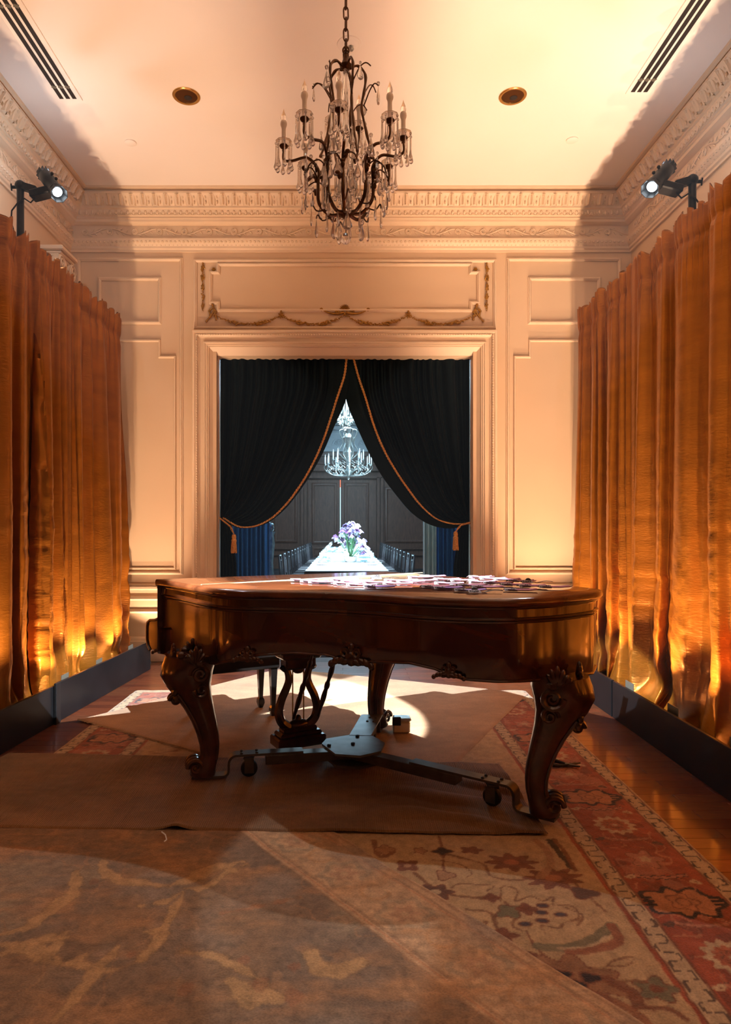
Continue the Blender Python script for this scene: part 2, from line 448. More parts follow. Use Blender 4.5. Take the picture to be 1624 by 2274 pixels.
for x in (475, 1056):
    mb = MB(); X, Z = wp(x, 599)
    for k in range(6):
        a = k*math.pi/3; mb.ball((X+.012*math.cos(a), YB-.010, Z+.012*math.sin(a)), (.009, .007, .009), 6, 4)
    mb.ball((X, YB-.015, Z), .008, 6, 4); mb.build('gilt_rosette', M['gilt'], t3)
for sx, x in ((1, 472), (-1, 1060)):
    mb = MB()
    for ln in ([(0, 676), (5, 690), (-3, 703), (-14, 716)], [(3, 690), (8, 702), (9, 712)], [(-3, 703), (-7, 692), (2, 684), (9, 694), (2, 703)]):
        pts = [Vector((wp(x+sx*dx, y)[0], YB-.014, wp(x+sx*dx, y)[1])) for dx, y in ln]
        q = []
        for i in range(len(pts)-1):
            for t in range(4): q.append(pts[i].lerp(pts[i+1], t/4))
        q.append(pts[-1]); mb.tube(q, [.011+.003*math.sin(i*1.7) for i in range(len(q))], 6)
    mb.build('gilt_ribbon', M['gilt'], t3)
mb = MB(); X, Z = wp(766, 690)
for k in range(9):
    a = math.radians(20+k*17.5); R = Matrix.Rotation(-a, 3, 'Y')
    mb.ball((X+.03*math.cos(a), YB-.018, Z+.034*math.sin(a)), (.028, .012, .007), 6, 4, R)
for sx in (-1, 1):
    pts = []
    for i in range(26):
        t = i/25; pts.append((X+sx*(.01+.22*t), YB-.016, Z-.022-.020*math.sin(t*3.0)+.03*t*t))
    mb.tube(pts, [.016-.010*i/25 for i in range(26)], 6)
    sp = [(X+sx*(.235+.016*math.cos(a)*(1-a/14)), YB-.016, Z+.005+.018*math.sin(a)*(1-a/14)) for a in [k*.5 for k in range(20)]]
    mb.tube(sp, .005, 5)
    sp = [(X+sx*(.075+.022*math.cos(a)*(1-a/14)), YB-.02, Z-.02+.022*math.sin(a)*(1-a/14)) for a in [k*.5 for k in range(20)]]
    mb.tube(sp, .006, 5)
mb.ball((X, YB-.02, Z-.04), (.016, .012, .02), 6, 4)
mb.build('gilt_shell', M['gilt'], t3)

# cornice
CP = [(-.002, 4.135), (.02, 4.135), (.022, 4.155), (.036, 4.165), (.040, 4.185), (.052, 4.195), (.074, 4.232), (.076, 4.252), (.050, 4.258), (.050, 4.385),
      (.070, 4.388), (.086, 4.396), (.106, 4.402), (.110, 4.424), (.122, 4.428), (.122, 4.446), (.134, 4.450), (.150, 4.470), (.158, 4.500), (.176, 4.506), (.180, 4.524),
      (.196, 4.540), (.216, 4.580), (.250, 4.615), (.254, 4.632), (.222, 4.638), (.230, 4.656), (.268, 4.662), (.272, 4.682), (-.002, 4.682)]
def cornice(name, side):
    root = thing(name, (0, YB, 4.4), None, None); tag(root, kind=S)
    if side == 'b': rings = [[(XL+p, YB-p, z) for p, z in CP], [(XR-p, YB-p, z) for p, z in CP]]
    elif side == 'l': rings = [[(XL+p, 1.0, z) for p, z in CP], [(XL+p, YB-p, z) for p, z in CP]]
    else: rings = [[(XR-p, YB-p, z) for p, z in CP], [(XR-p, 1.0, z) for p, z in CP]]
    mb = MB(); mb.loft(rings); fix_normals(mb.build('cornice_body', M['trim'], root, auto=30))
    return root
cb = cornice('trim_4', 'b'); cl = cornice('trim_5', 'l'); cr = cornice('trim_6', 'r')
# ornament prototypes, facing -Y
def leaf_proto():
    mb = MB(); rows = []
    for i in range(7):
        t = i/6; z = -.048+.10*t; half = .046*(.70+.30*math.sin(t*math.pi*.9+.3)); row = []
        for j in range(9):
            u = (j-4)/4; lob = 1-.16*abs(math.sin(u*5.2+t*9))
            y = -(.040*t**1.4+.030*math.cos(u*1.9)*(.6+.4*t)+.010*math.cos(u*9))
            row.append((half*u*lob, y, z-(.02*(1-abs(u)) if i == 6 else 0)))
        rows.append(row)
    mb.grid(rows); mb.ball((0, -.046, .030), (.012, .012, .022), 6, 4)
    mb.ball((.052, -.026, .028), (.010, .014, .020), 6, 4); mb.ball((.052, -.014, -.026), (.008, .010, .020), 6, 4)
    return mb
def egg_proto():
    mb = MB(); mb.ball((0, -.004, 0), (.017, .016, .024), 8, 6)
    mb.tube([(-.024, -.002, .024), (-.026, -.006, -.004), (-.014, -.006, -.027), (0, -.004, -.030), (.014, -.006, -.027), (.026, -.006, -.004), (.024, -.002, .024)], .0045, 5)
    mb.ball((.029, -.003, -.014), (.003, .006, .016), 5, 4); return mb
def scroll_proto():
    mb = MB(); pts = []
    for k in range(34):
        a = k*.42; r = .006+.026*k/33; pts.append((r*math.cos(a), -.006, r*math.sin(a)))
    mb.tube(pts, [.006+.002*k/33 for k in range(34)], 5)
    st = [(.03+.19*t, -.006, -.028*math.cos(t*math.pi)) for t in [i/14 for i in range(15)]]
    mb.tube(st, [.009-.003*abs(i-7)/7 for i in range(15)], 5)
    for (x, z, a) in ((.08, .012, .9), (.11, -.022, -.7), (.14, .026, .6), (.17, -.006, -.9), (.06, -.036, -.3)):
        mb.ball((x, -.005, z), (.024, .006, .008), 6, 4, Matrix.Rotation(-a, 3, 'Y'))
    return mb
protos = {}
def orn(kind, parent, loc, rz, scale=(1, 1, 1)):
    if kind not in protos:
        mb = {'leaf': leaf_proto, 'egg': egg_proto, 'scroll': scroll_proto}[kind]()
        o = mb.build('acanthus_leaf' if kind == 'leaf' else 'egg_and_dart' if kind == 'egg' else 'scroll', M['trim'], None); protos[kind] = o
        o.parent = parent; o.location = Vector(loc)-OFF[parent.name]; o.rotation_euler = (0, 0, rz); o.scale = scale
    else: clone(protos[kind], parent, loc, (0, 0, rz), scale)
def run(parent, side):
    def pos(s, p, z):
        if side == 'b': return (s, YB-p, z), 0.0
        if side == 'l': return (XL+p, s, z), math.pi/2
        return (XR-p, s, z), -math.pi/2
    lo, hi = (XL, XR) if side == 'b' else (2.9, YB)
    def go(kind, p, z, pitch, tilt=0, flip=False):
        a = lo+(p if side == 'b' else 0)+pitch/2; e = hi-p-pitch*.3; i = 0
        while a < e:
            l, rz = pos(a, p, z); orn(kind, parent, l, rz, (1, 1, -1 if (flip and i % 2) else 1)); a += pitch; i += 1
    go('leaf', .196, 4.568, .112); go('egg', .142, 4.476, .0585); go('scroll', .050, 4.322, .25, flip=True)
    mb = MB(); a = lo+.08; e = hi-.08
    while a < e:
        l, rz = pos(a, .062, 4.222); mb.ball(l, (.016, .016, .014), 5, 4)
        l, rz = pos(a+.02, .046, 4.196); mb.ball(l, (.008, .008, .012), 5, 4); a += .042
    o = mb.build('wave_leaf_band', M['trim'], parent); o['kind'] = 'stuff'
run(cb, 'b'); run(cl, 'l'); run(cr, 'r')

# ionic half column on the left wall, its capital shows over the curtain
t7 = thing('trim_7', (-2.66, 6.12, 0), None, None); tag(t7, kind=S)
mb = MB(); mb.lathe([(.17, 0), (.17, .12), (.13, .2), (.125, 1.5), (.11, 3.56)], 24, (-2.70, 6.12, 0), None, 12, .02); mb.build('column_shaft', M['trim'], t7)
mb = MB(); mb.bbox((-2.70, 6.12, 3.86), (.36, .34, .045), .01); mb.bbox((-2.70, 6.12, 3.825), (.31, .30, .03), .008); mb.build('abacus', M['trim'], t7)
for dy in (-.12, .12):
    mb = MB(); mb.lathe([(.0, -.13), (.075, -.13), (.062, -.06), (.052, 0), (.062, .06), (.075, .13), (.0, .13)], 18, (-2.68, 6.12+dy*1.0, 3.735), Matrix.Rotation(math.pi/2, 3, 'Y'))
    for sx in (-1, 1):
        pts = [(-2.68+sx*.134, 6.12+dy+(.07-.062*k/30)*math.cos(k*.45), 3.735+(.07-.062*k/30)*math.sin(k*.45)) for k in range(31)]
        mb.tube(pts, .008, 5)
    mb.build('volute', M['trim'], t7)
mb = MB(); mb.bbox((-2.70, 6.12, 3.80), (.27, .30, .03), .008); mb.lathe([(.10, 3.56), (.135, 3.60), (.12, 3.64), (.12, 3.79)], 20, (-2.68, 6.12, 0)); mb.build('echinus', M['trim'], t7)
# entablature block above the column

# ------------------------------------------------------------------ ceiling fittings
def vent(x0, x1, yend, label):
    r = thing('slot_diffuser', ((x0+x1)/2, yend, ZC), label, 'air vent', None)
    W = x1-x0
    mb = MB(); mb.bbox(((x0+x1)/2, (1.6+yend)/2, ZC-.003), (W, yend-1.6, .010), .003); mb.build('frame', M['ceil'], r, smooth=False)
    for k in range(3):
        xc = x0+W*(.24+.25*k)
        mb = MB(); mb.box((xc, (1.7+yend-.03)/2, ZC-.0085), (.031, yend-.03-1.7, .003)); mb.build('slot', M['slot'], r, smooth=False)
        for yv in (yend-.17, yend-.95, yend-1.7):
            mb = MB(); mb.box((xc, yv, ZC-.0095), (.033, .03, .004), Matrix.Rotation(.5, 3, 'Z')); mb.build('bridge_clip', M['upbody'], r, smooth=False)
    return r
vent(-2.24, -2.04, 5.19, 'x')
vent(2.15, 2.34, 5.11, 'cream three-slot linear air diffuser in the brightest corner of the ceiling')
bpy.data.objects['slot_diffuser']['label'] = 'cream three-slot air diffuser in the ceiling on the ionic column side'
bpy.data.objects['slot_diffuser.001']['label'] = 'cream three-slot air diffuser in the ceiling on the side without a column'
for (px, py) in ((414, 213), (1139, 213)):
    Y = (ZC-H)*F/(CY-py); X = (px-CX)*Y/F
    r = thing('recessed_downlight', (X, Y, ZC), 'round recessed ceiling downlight with gold reflector', 'downlight', 'gold recessed downlights in the ceiling')
    mb = MB(); mb.lathe([(.082, 0), (.086, -.006), (.100, -.008), (.106, -.003), (.106, .002), (.082, .002)], 32, (X, Y, ZC-.002)); fix_normals(mb.build('rim', M['brass'], r))
    mb = MB(); mb.lathe([(.083, -.0035), (.070, -.004), (.045, -.0045), (.02, -.005), (.002, -.005)], 32, (X, Y, ZC)); mb.build('reflector', M['downl'], r)
    mb = MB(); mb.ball((X+.01, Y+.015, ZC-.006), (.03, .03, .006), 12, 6); mb.build('lamp', M['slot'], r)
for (px, py) in ((290, 316), (1271, 310)):
    Y = (ZC-H)*F/(CY-py); X = (px-CX)*Y/F
    mb = MB(); mb.lathe([(.001, -.012), (.045, -.012), (.050, -.009), (.050, 0)], 28, (X, Y, ZC)); fix_normals(tag(mb.build('access_cover', M['ceil'], None, loc=(X, Y, ZC)), 'small round cream cover plate on the ceiling', 'cover plate', 'small round ceiling cover plates'))
Y = (ZC-H)*F/(CY-98); r = thing('ceiling_rose', (.03, Y, ZC), 'round cream plate with stepped rings on the ceiling behind the chandelier chain', 'ceiling plate')
mb = MB(); mb.lathe([(.001, -.016), (.05, -.016), (.056, -.012), (.070, -.010), (.082, -.006), (.084, 0)], 32, (.03, Y, ZC)); fix_normals(mb.build('plate', M['ceil'], r))
mb = MB(); mb.lathe([(.001, -.045), (.012, -.045), (.020, -.035), (.012, -.02), (.018, -.014)], 12, (.045, Y, ZC)); fix_normals(mb.build('sprinkler', M['silver'], r))

# ------------------------------------------------------------------ numpy noise
def vnoise(x, y, seed=0):
    rs = np.random.RandomState(seed); T = rs.rand(256, 256)*2-1
    xi = np.floor(x).astype(int); yi = np.floor(y).astype(int); fx = x-xi; fy = y-yi
    fx = fx*fx*(3-2*fx); fy = fy*fy*(3-2*fy)
    g = lambda a, c: T[a % 256, c % 256]
    return (g(xi, yi)*(1-fx)+g(xi+1, yi)*fx)*(1-fy)+(g(xi, yi+1)*(1-fx)+g(xi+1, yi+1)*fx)*fy
def fbm(x, y, seed=0, o=4):
    s = 0; a = 1.0
    for k in range(o): s = s+a*vnoise(x*2**k, y*2**k, seed+k); a *= .5
    return s
def grid_obj(name, P, m, parent=None, loc=(0, 0, 0), colors=None, smooth=True):
    """P: (rows, cols, 3) array"""
    R, C = P.shape[:2]; me = bpy.data.meshes.new(name)
    off = OFF.get(parent.name, Vector()) if parent is not None else Vector(loc)
    V = (P-np.array(off)).reshape(-1, 3)
    i, j = np.meshgrid(np.arange(R-1), np.arange(C-1), indexing='ij'); a = (i*C+j).ravel()
    Fc = np.stack([a, a+1, a+C+1, a+C], 1)
    me.vertices.add(len(V)); me.vertices.foreach_set('co', V.astype(np.float32).ravel())
    me.loops.add(Fc.size); me.loops.foreach_set('vertex_index', Fc.ravel().astype(np.int32))
    me.polygons.add(len(Fc)); me.polygons.foreach_set('loop_start', (np.arange(len(Fc))*4).astype(np.int32))
    me.polygons.foreach_set('loop_total', np.full(len(Fc), 4, np.int32))
    me.update(calc_edges=True); me.validate()
    if smooth: me.polygons.foreach_set('use_smooth', np.ones(len(Fc), bool))
    if colors is not None:
        at = me.attributes.new('Col', 'FLOAT_COLOR', 'POINT')
        c4 = np.ones((len(V), 4), np.float32); c4[:, :3] = colors.reshape(-1, 3); at.data.foreach_set('color', c4.ravel())
    me.materials.append(m); o = bpy.data.objects.new(name, me); col.objects.link(o)
    if parent is not None: o.parent = parent
    else: o.location = off
    OFF[o.name] = off
    return o

# ------------------------------------------------------------------ silk curtains
def silk(side, ya, yb, seed, label, lap=(0, 0)):
    CXW, CZ = (2.20, 3.36) if side < 0 else (2.27, 3.42)
    r = thing('silk_curtain', (side*CXW, (ya+yb)/2, 0), label, 'curtain', None)
    nz = 190; ny = int((yb-ya)/.0095)
    zz = np.linspace(0, 1, nz); yy = np.linspace(ya, yb, ny); low1 = 1-zz
    rs = np.random.RandomState(seed)
    # fold knots: crests and valleys at uneven spacing, drifting sideways on the way down
    kn = [ya-.3]; dep = [1.0]
    while kn[-1] < yb+.3:
        big = rs.rand() < .50
        kn.append(kn[-1]+(rs.uniform(.10, .30) if big else rs.uniform(.022, .075)))
        sg = -np.sign(dep[-1]); dep.append(sg*(rs.uniform(.75, 1.0) if big else rs.uniform(.35, .9)))
    kn = np.array(kn); dep = np.array(dep); drift = np.cumsum(rs.uniform(-1, 1, len(kn)))*.030; drift -= drift.mean()
    curl = rs.uniform(-1, 1, len(kn))*.085
    X = np.zeros((nz, ny)); YS = np.zeros((nz, ny))
    for i in range(nz):
        lo = low1[i]; k = np.sort(kn+drift*lo**1.2*1.6+.012*np.sin(kn*9+lo*5))
        idx = np.clip(np.searchsorted(k, yy)-1, 0, len(k)-2); u = np.clip((yy-k[idx])/(k[idx+1]-k[idx]+1e-6), 0, 1)
        w = .5-.5*np.cos(np.pi*u); w = w*w*(3-2*w)*.45+w*.55
        X[i] = dep[idx]*(1-w)+dep[idx+1]*w
        YS[i] = (curl[idx]*(1-w)+curl[idx+1]*w)
    Wt, Yg = np.meshgrid(zz, yy, indexing='ij'); low = 1-Wt
    amp = .030+.055*np.clip(low*1.6, 0, 1)
    gz = np.clip((Wt-.78)/.22, 0, 1)**1.3
    gath = np.sin(2*np.pi*(Yg/.060+.7*vnoise(Yg*5, low*0, seed+7)))
    x = X*amp+gath*.013*gz
    ysh = YS*np.clip(low*1.6, 0, 1)
    patch = .25+.75*(vnoise(Yg*3.1, low*4, seed+31) > -.1)
    cr = (np.abs(vnoise(Yg*7+low*4, low*30, seed+21))-.4)*.016+(np.abs(vnoise(Yg*18, low*75+Yg*8, seed+22))-.4)*.007
    cr = cr*(.12+.88*np.clip((low-.30)*1.9, 0, 1))*patch
    big = (np.abs(vnoise(Yg*2.6+low*3, low*6, seed+41))-.3)*.050*np.clip((low-.55)*2.6, 0, 1)
    hem = np.clip((low-.87)/.13, 0, 1)
    x = x+cr+big+hem*(.05+.11*vnoise(Yg*4.2, low*15, seed+51))
    z = Wt*CZ
    top = np.clip((Wt-.955)/.045, 0, 1)
    z = z+top*(.030*vnoise(Yg*9, low*0, seed+61)+.018*np.sin(2*np.pi*Yg/.085))
    z = z+hem*(.09*np.abs(vnoise(Yg*3.3, low*4, seed+71)))+.012
    x = x-.012*np.exp(-((Wt-.945)/.012)**2)
    x = np.clip(x, -.17, .11)
    lowz = np.clip((.34-z)/.10, 0, 1)                      # the foot of the cloth hangs between lamps and post plates
    cap = .11-(.055 if side < 0 else .015)*lowz; x = np.where(x > 0, cap*np.tanh(x/cap), x)
    back = .17-.07*lowz; x = np.where(x < 0, -back*np.tanh(-x/back), x)
    for on, e0, tgt in ((lap[0], Yg-ya, -.003), (lap[1], yb-Yg, .003)):   # one edge tucked behind, the next laid in front
        if on:
            q = np.clip(1-(e0-.05)/.10, 0, 1); q = q*q*(3-2*q); x = x*(1-q)+tgt*q; ysh = ysh*(1-np.clip(1-(e0-.06)/.18, 0, 1))
    skew = .05*(5.2-Yg) if side < 0 else 0*Yg
    z = z*(1+(skew*.5)/3.4)
    P = np.stack([side*(CXW+skew-x), Yg+ysh, z], -1)
    o = grid_obj('fabric', P, M['silk'], r)
    md = o.modifiers.new('thickness', 'SOLIDIFY'); md.thickness = .004
    return r
silk(-1, 5.30, 6.42, 3, 'bronze silk curtain panel meeting the panelled wall near the ionic column', (1, 0))
silk(-1, 3.60, 5.34, 8, 'bronze silk curtain panel before the spotlight post on the ionic column side', (1, 1))
silk(-1, 0.9, 3.64, 13, 'bronze silk curtain panel running out of view on the ionic column side', (0, 1))
silk(1, 5.22, 6.52, 19, 'bronze silk curtain panel beside the panelled wall, behind the tail of the piano', (1, 0))
silk(1, 3.70, 5.26, 27, 'wide gold-lit silk curtain panel under the spotlight post opposite the ionic column', (1, 1))
silk(1, 0.9, 3.75, 33, 'bronze silk curtain panel running out of view, opposite the ionic column', (0, 1))

# ------------------------------------------------------------------ black kick boards
def kick(p, q, h, label):
    d = Vector((q[0]-p[0], q[1]-p[1], 0)); a = math.atan2(d.y, d.x); c = ((p[0]+q[0])/2, (p[1]+q[1])/2, h/2)
    r = thing('kick_board', (c[0], c[1], 0), label, 'board')
    mb = MB(); mb.bbox(c, (d.length-.004, .022, h), .003, Matrix.Rotation(a, 3, 'Z')); mb.build('panel', M['black'], r, smooth=False)
    n = Vector((-d.y, d.x, 0)).normalized()*(1 if p[0] < 0 else -1)
    for t in (.02, .98):
        e = Vector((*p, 0))+d*t+n*.03
        mb = MB(); mb.bbox((e.x, e.y, h/2-.02), (.04, .04, h-.04), .003, Matrix.Rotation(a, 3, 'Z')); mb.build('brace', M['matte'], r, smooth=False)
    return r
lk = lambda t: (-2.10+.235*(t-3.4)/2.95, t)
kick(lk(4.62), lk(6.36), .272, 'scuffed black kick board below the column-side curtain, touching the panelled wall end')
kick(lk(2.3), lk(4.60), .262, 'black gloss kick board in front of the dark end of the column-side curtain')
kick((1.915, 4.76), (1.915, 6.3), .262, 'black gloss kick board behind the tail leg of the piano')
kick((1.905, 2.2), (1.915, 4.74), .262, 'long black gloss kick board beside the bare wooden floor strip')
mb = MB(); p = lk(4.60); mb.bbox((p[0]+.02, p[1], .14), (.018, .075, .285), .003); tag(mb.build('joint_post', M['matte'], None, loc=(p[0]+.02, p[1], 0), smooth=False), 'flat black post over the joint between two kick boards', 'post')

# ------------------------------------------------------------------ uplights behind the boards
def uplight(side, x, y, tilt, power=1.0):
    s = 'column' if side < 0 else 'plain'
    r = thing('uplight', (x, y, 0), 'small LED uplight box between board and curtain on the ionic column side' if side < 0 else 'small LED uplight box between board and curtain opposite the ionic column', 'uplight', 'uplights at the foot of the %s-side curtain' % s)
    mb = MB(); mb.bbox((x, y, .11), (.078, .13, .15), .008); mb.bbox((x, y, .02), (.084, .16, .04), .006); mb.build('housing', M['upbody'], r, smooth=False)
    mb = MB(); mb.lathe([(.036, 0), (.036, .004), (.030, .006), (.002, .006)], 16, (x, y, .184)); mb.build('lens', M['uplens'], r)
    mb = MB(); mb.box((x-side*.040, y, .235), (.004, .125, .125)); mb.build('barn_door', M['upbody'], r, smooth=False)
    mb = MB(); mb.tube([(x, y-.07, .10), (x, y-.085, .10), (x, y-.085, .02), (x, y-.07, .02)], .006, 6); mb.build('yoke', M['matte'], r)
    l = bpy.data.lights.new('uplight_lamp', 'SPOT'); l.energy = power*UPLIGHT_W*(.62 if side < 0 else 1.12); l.color = UPLIGHT_C
    l.spot_size = math.radians(112); l.spot_blend = .6; l.shadow_soft_size = .014
    lo = bpy.data.objects.new('lamp', l); col.objects.link(lo); lo.parent = r; lo.location = (0, 0, .197)
    lo.rotation_euler = (math.pi, tilt, 0)
for y in (5.98, 5.35, 4.80, 3.95, 3.1, 2.5):
    uplight(-1, lk(y)[0]-.068, y, 0)
uplight(-1, lk(6.5)[0]-.10, 6.5, 0, .30)
for y in (6.0, 5.3, 4.55, 3.95, 3.3, 2.4, 1.5):
    uplight(1, 1.985, y, 0)

# ------------------------------------------------------------------ spotlights on posts
def spotlight(side, px, y, top, aim, label, watts, plabel, cone=28.5):
    X = side*2.42
    st = thing('spotlight_post', (X, y, 0), ('black steel post ' + plabel), 'post')
    mb = MB(); mb.lathe([(.026, 0), (.026, top-.03), (.03, top-.028), (.03, top), (.022, top+.008), (.001, top+.01)], 18, (X, y, 0)); mb.build('pole', M['matte'], st)
    mb = MB(); mb.bbox((X+side*.075, y, .01), (.21, .4, .02), .004); mb.build('base_plate', M['matte'], st, smooth=False)
    mb = MB(); mb.tube([(X+side*.03, y, top-.03), (X+side*.06, y, top-.03)], .012, 8); mb.tube([(X+side*.06, y-.02, top-.015), (X+side*.075, y+.02, top-.045)], .006, 6); mb.build('clamp_screw', M['matte'], st)
    f = thing('spotlight', (X, y, top), label, 'spotlight')
    c = Vector((X-side*.25, y-.03, top-.03)); d = (Vector(aim)-c).normalized()
    R = d.to_track_quat('Z', 'Y').to_matrix()
    # yoke arm
    mb = MB(); mb.beam((X, y, top-.02), (X-side*.12, y-.01, top-.06), .05, .05); mb.ball((X, y, top-.02), .04, 12, 8); mb.build('clamp', M['matte'], f)
    mb = MB(); mb.bbox((X-side*.16, y-.01, top-.085), (.15, .10, .055), .008, Matrix.Rotation(side*.25, 3, 'Y')); mb.build('power_box', M['matte'], f, smooth=False)
    # body
    mb = MB(); mb.lathe([(.001, -.16), (.045, -.16), (.05, -.15), (.052, -.03), (.046, -.02), (.046, .07), (.052, .075), (.052, .10), (.046, .105)], 24, c, R); mb.build('body', M['matte'], f)
    for k in range(12):
        a = 2*math.pi*k/12; p = R @ Vector((.05*math.cos(a), .05*math.sin(a), -.135)); q = R @ Vector((.068*math.cos(a), .068*math.sin(a), -.20))
        mb = MB(); mb.beam(c+R @ Vector((.036*math.cos(a), .036*math.sin(a), -.12)), c+R @ Vector((.046*math.cos(a), .046*math.sin(a), -.205)), .005, .022); mb.build('cooling_fin', M['matte'], f, smooth=False)
    mb = MB()
    for k in range(8):
        a0 = 2*math.pi*k/8; a1 = 2*math.pi*(k+1)/8
        p = [c+R @ Vector((.052*math.cos(a), .052*math.sin(a), .10)) for a in (a0, a1)]+[c+R @ Vector((.064*math.cos(a), .064*math.sin(a), .155)) for a in (a1, a0)]
        mb.add(p, [(0, 1, 2, 3)])
    o = mb.build('snout', M['matte'], f, smooth=False); o.modifiers.new('t', 'SOLIDIFY').thickness = .003
    mb = MB(); mb.ball(c+R @ Vector((0, 0, .118)), (.034, .034, .012), 20, 8, R); mb.build('lens', M['lens'], f)
    for dz in (-.06, .03):
        mb = MB(); mb.ball(c+R @ Vector((0, .062, dz)), .012, 8, 6); mb.build('knob', M['matte'], f)
    # cable
    mb = MB(); mb.tube([(X-side*.13, y-.02, top-.11), (X-side*.09, y-.03, top-.16), (X-side*.045, y-.03, top-.13), (X+side*.0, y-.035, top-.16), (X+side*.05, y-.03, top-.22), (X+side*.055, y-.03, top-.30), (X+side*.02, y-.03, top-.42)], .006, 6); mb.build('cable', M['rubber'], f)
    l = bpy.data.lights.new('spot_lamp', 'SPOT'); l.energy = watts; l.color = SPOT_C
    l.spot_size = math.radians(cone); l.spot_blend = .10; l.shadow_soft_size = .02
    lo = bpy.data.objects.new('lamp', l); col.objects.link(lo); lo.parent = f
    lo.location = c+d*.17-Vector((X, y, top)); lo.rotation_euler = d.to_track_quat('-Z', 'Y').to_euler()
    sp = bpy.data.lights.new('spill_fill', 'POINT'); sp.energy = 9.0; sp.color = (.78, .87, 1.0); sp.shadow_soft_size = .004   # added point lamp, cool fill for the shaded upper walls
    so = bpy.data.objects.new('spill_fill', sp); col.objects.link(so); so.parent = f; so.location = c-d*.205-Vector((X, y, top))
    return f
spotlight(-1, 45, 4.97, 3.92, (.45, 2.6, .6), 'lit black spotlight with finned back above the column-side curtain', SPOT_W*.05, 'rising above the curtain on the ionic column side')
spotlight(1, 1538, 4.64, 3.79, (-.6, 2.5, .6), 'lit black spotlight with octagonal snout above the curtain opposite the column', SPOT_W*.05, 'rising above the curtain opposite the ionic column')
spotlight(-1, 0, 2.50, 3.72, (.75, 4.87, .0), 'black spotlight out of view on the column side, aimed over the piano', SPOT_W, 'out of view on the ionic column side')
spotlight(1, 0, 2.85, 3.74, (-.75, 4.85, .0), 'black spotlight out of view opposite the column, aimed over the piano', SPOT_W, 'out of view opposite the ionic column')

# ------------------------------------------------------------------ velvet drapes in the doorway
DY = 6.93
def spline(pts, n):
    pts = np.array(pts, float); d = np.r_[0, np.cumsum(np.hypot(*np.diff(pts, axis=0).T))]; d /= d[-1]
    t = np.linspace(0, 1, n)
    # Catmull-Rom through arc-length knots
    out = np.zeros((n, pts.shape[1]))
    for c in range(pts.shape[1]):
        m = np.gradient(pts[:, c], d)
        k = np.clip(np.searchsorted(d, t)-1, 0, len(d)-2); hh = d[k+1]-d[k]; u = (t-d[k])/hh
        out[:, c] = (2*u**3-3*u**2+1)*pts[k, c]+(u**3-2*u**2+u)*hh*m[k]+(-2*u**3+3*u**2)*pts[k+1, c]+(u**3-u**2)*hh*m[k+1]
    return out
def drape(side, hem, rope, tie, label, seed):
    """hem, rope: pixel curves top -> tie; tie: pixel of the tie-back"""
    r = thing('velvet_drape', (side*1.2, DY, 0), label, 'drape')
    conv = lambda L: np.array([PY(x, y, DY) for x, y in L])
    n, m = 90, 150
    hemc = spline(conv(hem), n)
    tz = PY(*tie, DY)[1]; tx = side*1.288
    t = np.linspace(0, 1, n)
    out = np.stack([np.full(n, tx), 3.19+(tz-3.19)*t], 1)
    P = np.zeros((n, m, 3))
    for j in range(m):
        s = j/(m-1)
        ww = s
        # inner folds sag later: blend outer jamb line and hem with matching sag
        e = 1+1.6*(1-s)
        tt = t
        hx = np.interp(tt, t, hemc[:, 0]); hz = np.interp(tt, t, hemc[:, 1])
        P[:, j, 0] = out[:, 0]*(1-ww)+hx*ww
        P[:, j, 2] = out[:, 1]*(1-ww)+hz*ww
        env = .4+.6*np.sin(np.pi*np.clip(t, 0, 1))**.6
        f = np.sin(2*np.pi*(s*15+.5*vnoise(np.array([s*9.]), np.array([0.]), seed)[0]))
        f2 = np.sin(2*np.pi*(s*6.3+.3))
        dm = 1-min(max((s-.78)/.14, 0), 1); dm = dm*dm*(3-2*dm); f *= dm; f2 *= dm
        P[:, j, 1] = DY-(.020*np.sign(f)*abs(f)**.7*(1-.5*t)+.022*f2*env)-.03*s*np.sin(np.pi*t)+side*.007*(1-dm)
    # random crushed-pile creases
    S_, T_ = np.meshgrid(np.linspace(0, 1, m), t)
    P[:, :, 1] += .010*np.clip(vnoise(S_*22, T_*5, seed+5), 0, 1)*np.clip((.92-S_)/.14, 0, 1)
    o = grid_obj('swagged_panel', P, M['velvet'], r); o.modifiers.new('t', 'SOLIDIFY').thickness = .006
    # tail below the tie-back
    n2, m2 = 50, 60; Q = np.zeros((n2, m2, 3))
    xa0, xb0 = tx, PY(tie[0]+(-side)*36, tie[1], DY)[0]
    for i in range(n2):
        q = i/(n2-1); z = tz*(1-q)+.01
        wdt = (abs(xb0-xa0))*(.62+.38*min(1, q*3)); 
        for j in range(m2):
            s = j/(m2-1); Q[i, j] = (tx-side*wdt*s, DY-.03*math.sin(s*2*math.pi*5+seed)-.01, z)
    o = grid_obj('hanging_tail', Q, M['velvet'], r); o.modifiers.new('t', 'SOLIDIFY').thickness = .006
    # twisted gold rope trim along the edge
    rc = spline(conv(rope), 400)
    for ph in (0, math.pi):
        pts = []
        for k in range(400):
            a = k*.62+ph
            pts.append((rc[k, 0]+.006*math.cos(a), DY+side*.007-.014-.029*math.sin(math.pi*k/399)-.020*max(0, (k-340)/60)+.006*math.sin(a), rc[k, 1]))
        mb = MB(); mb.tube(pts, .0075, 6); mb.build('rope_strand', M['rope'], r)
    return r
hemL = [(775, 772), (768, 890), (742, 950), (716, 1010), (690, 1056), (660, 1100), (625, 1140), (592, 1163), (560, 1172), (530, 1172), (497, 1158)]
hemR = [(762, 772), (770, 892), (798, 960), (824, 1015), (850, 1060), (880, 1100), (915, 1140), (950, 1163), (985, 1173), (1015, 1172), (1042, 1160)]
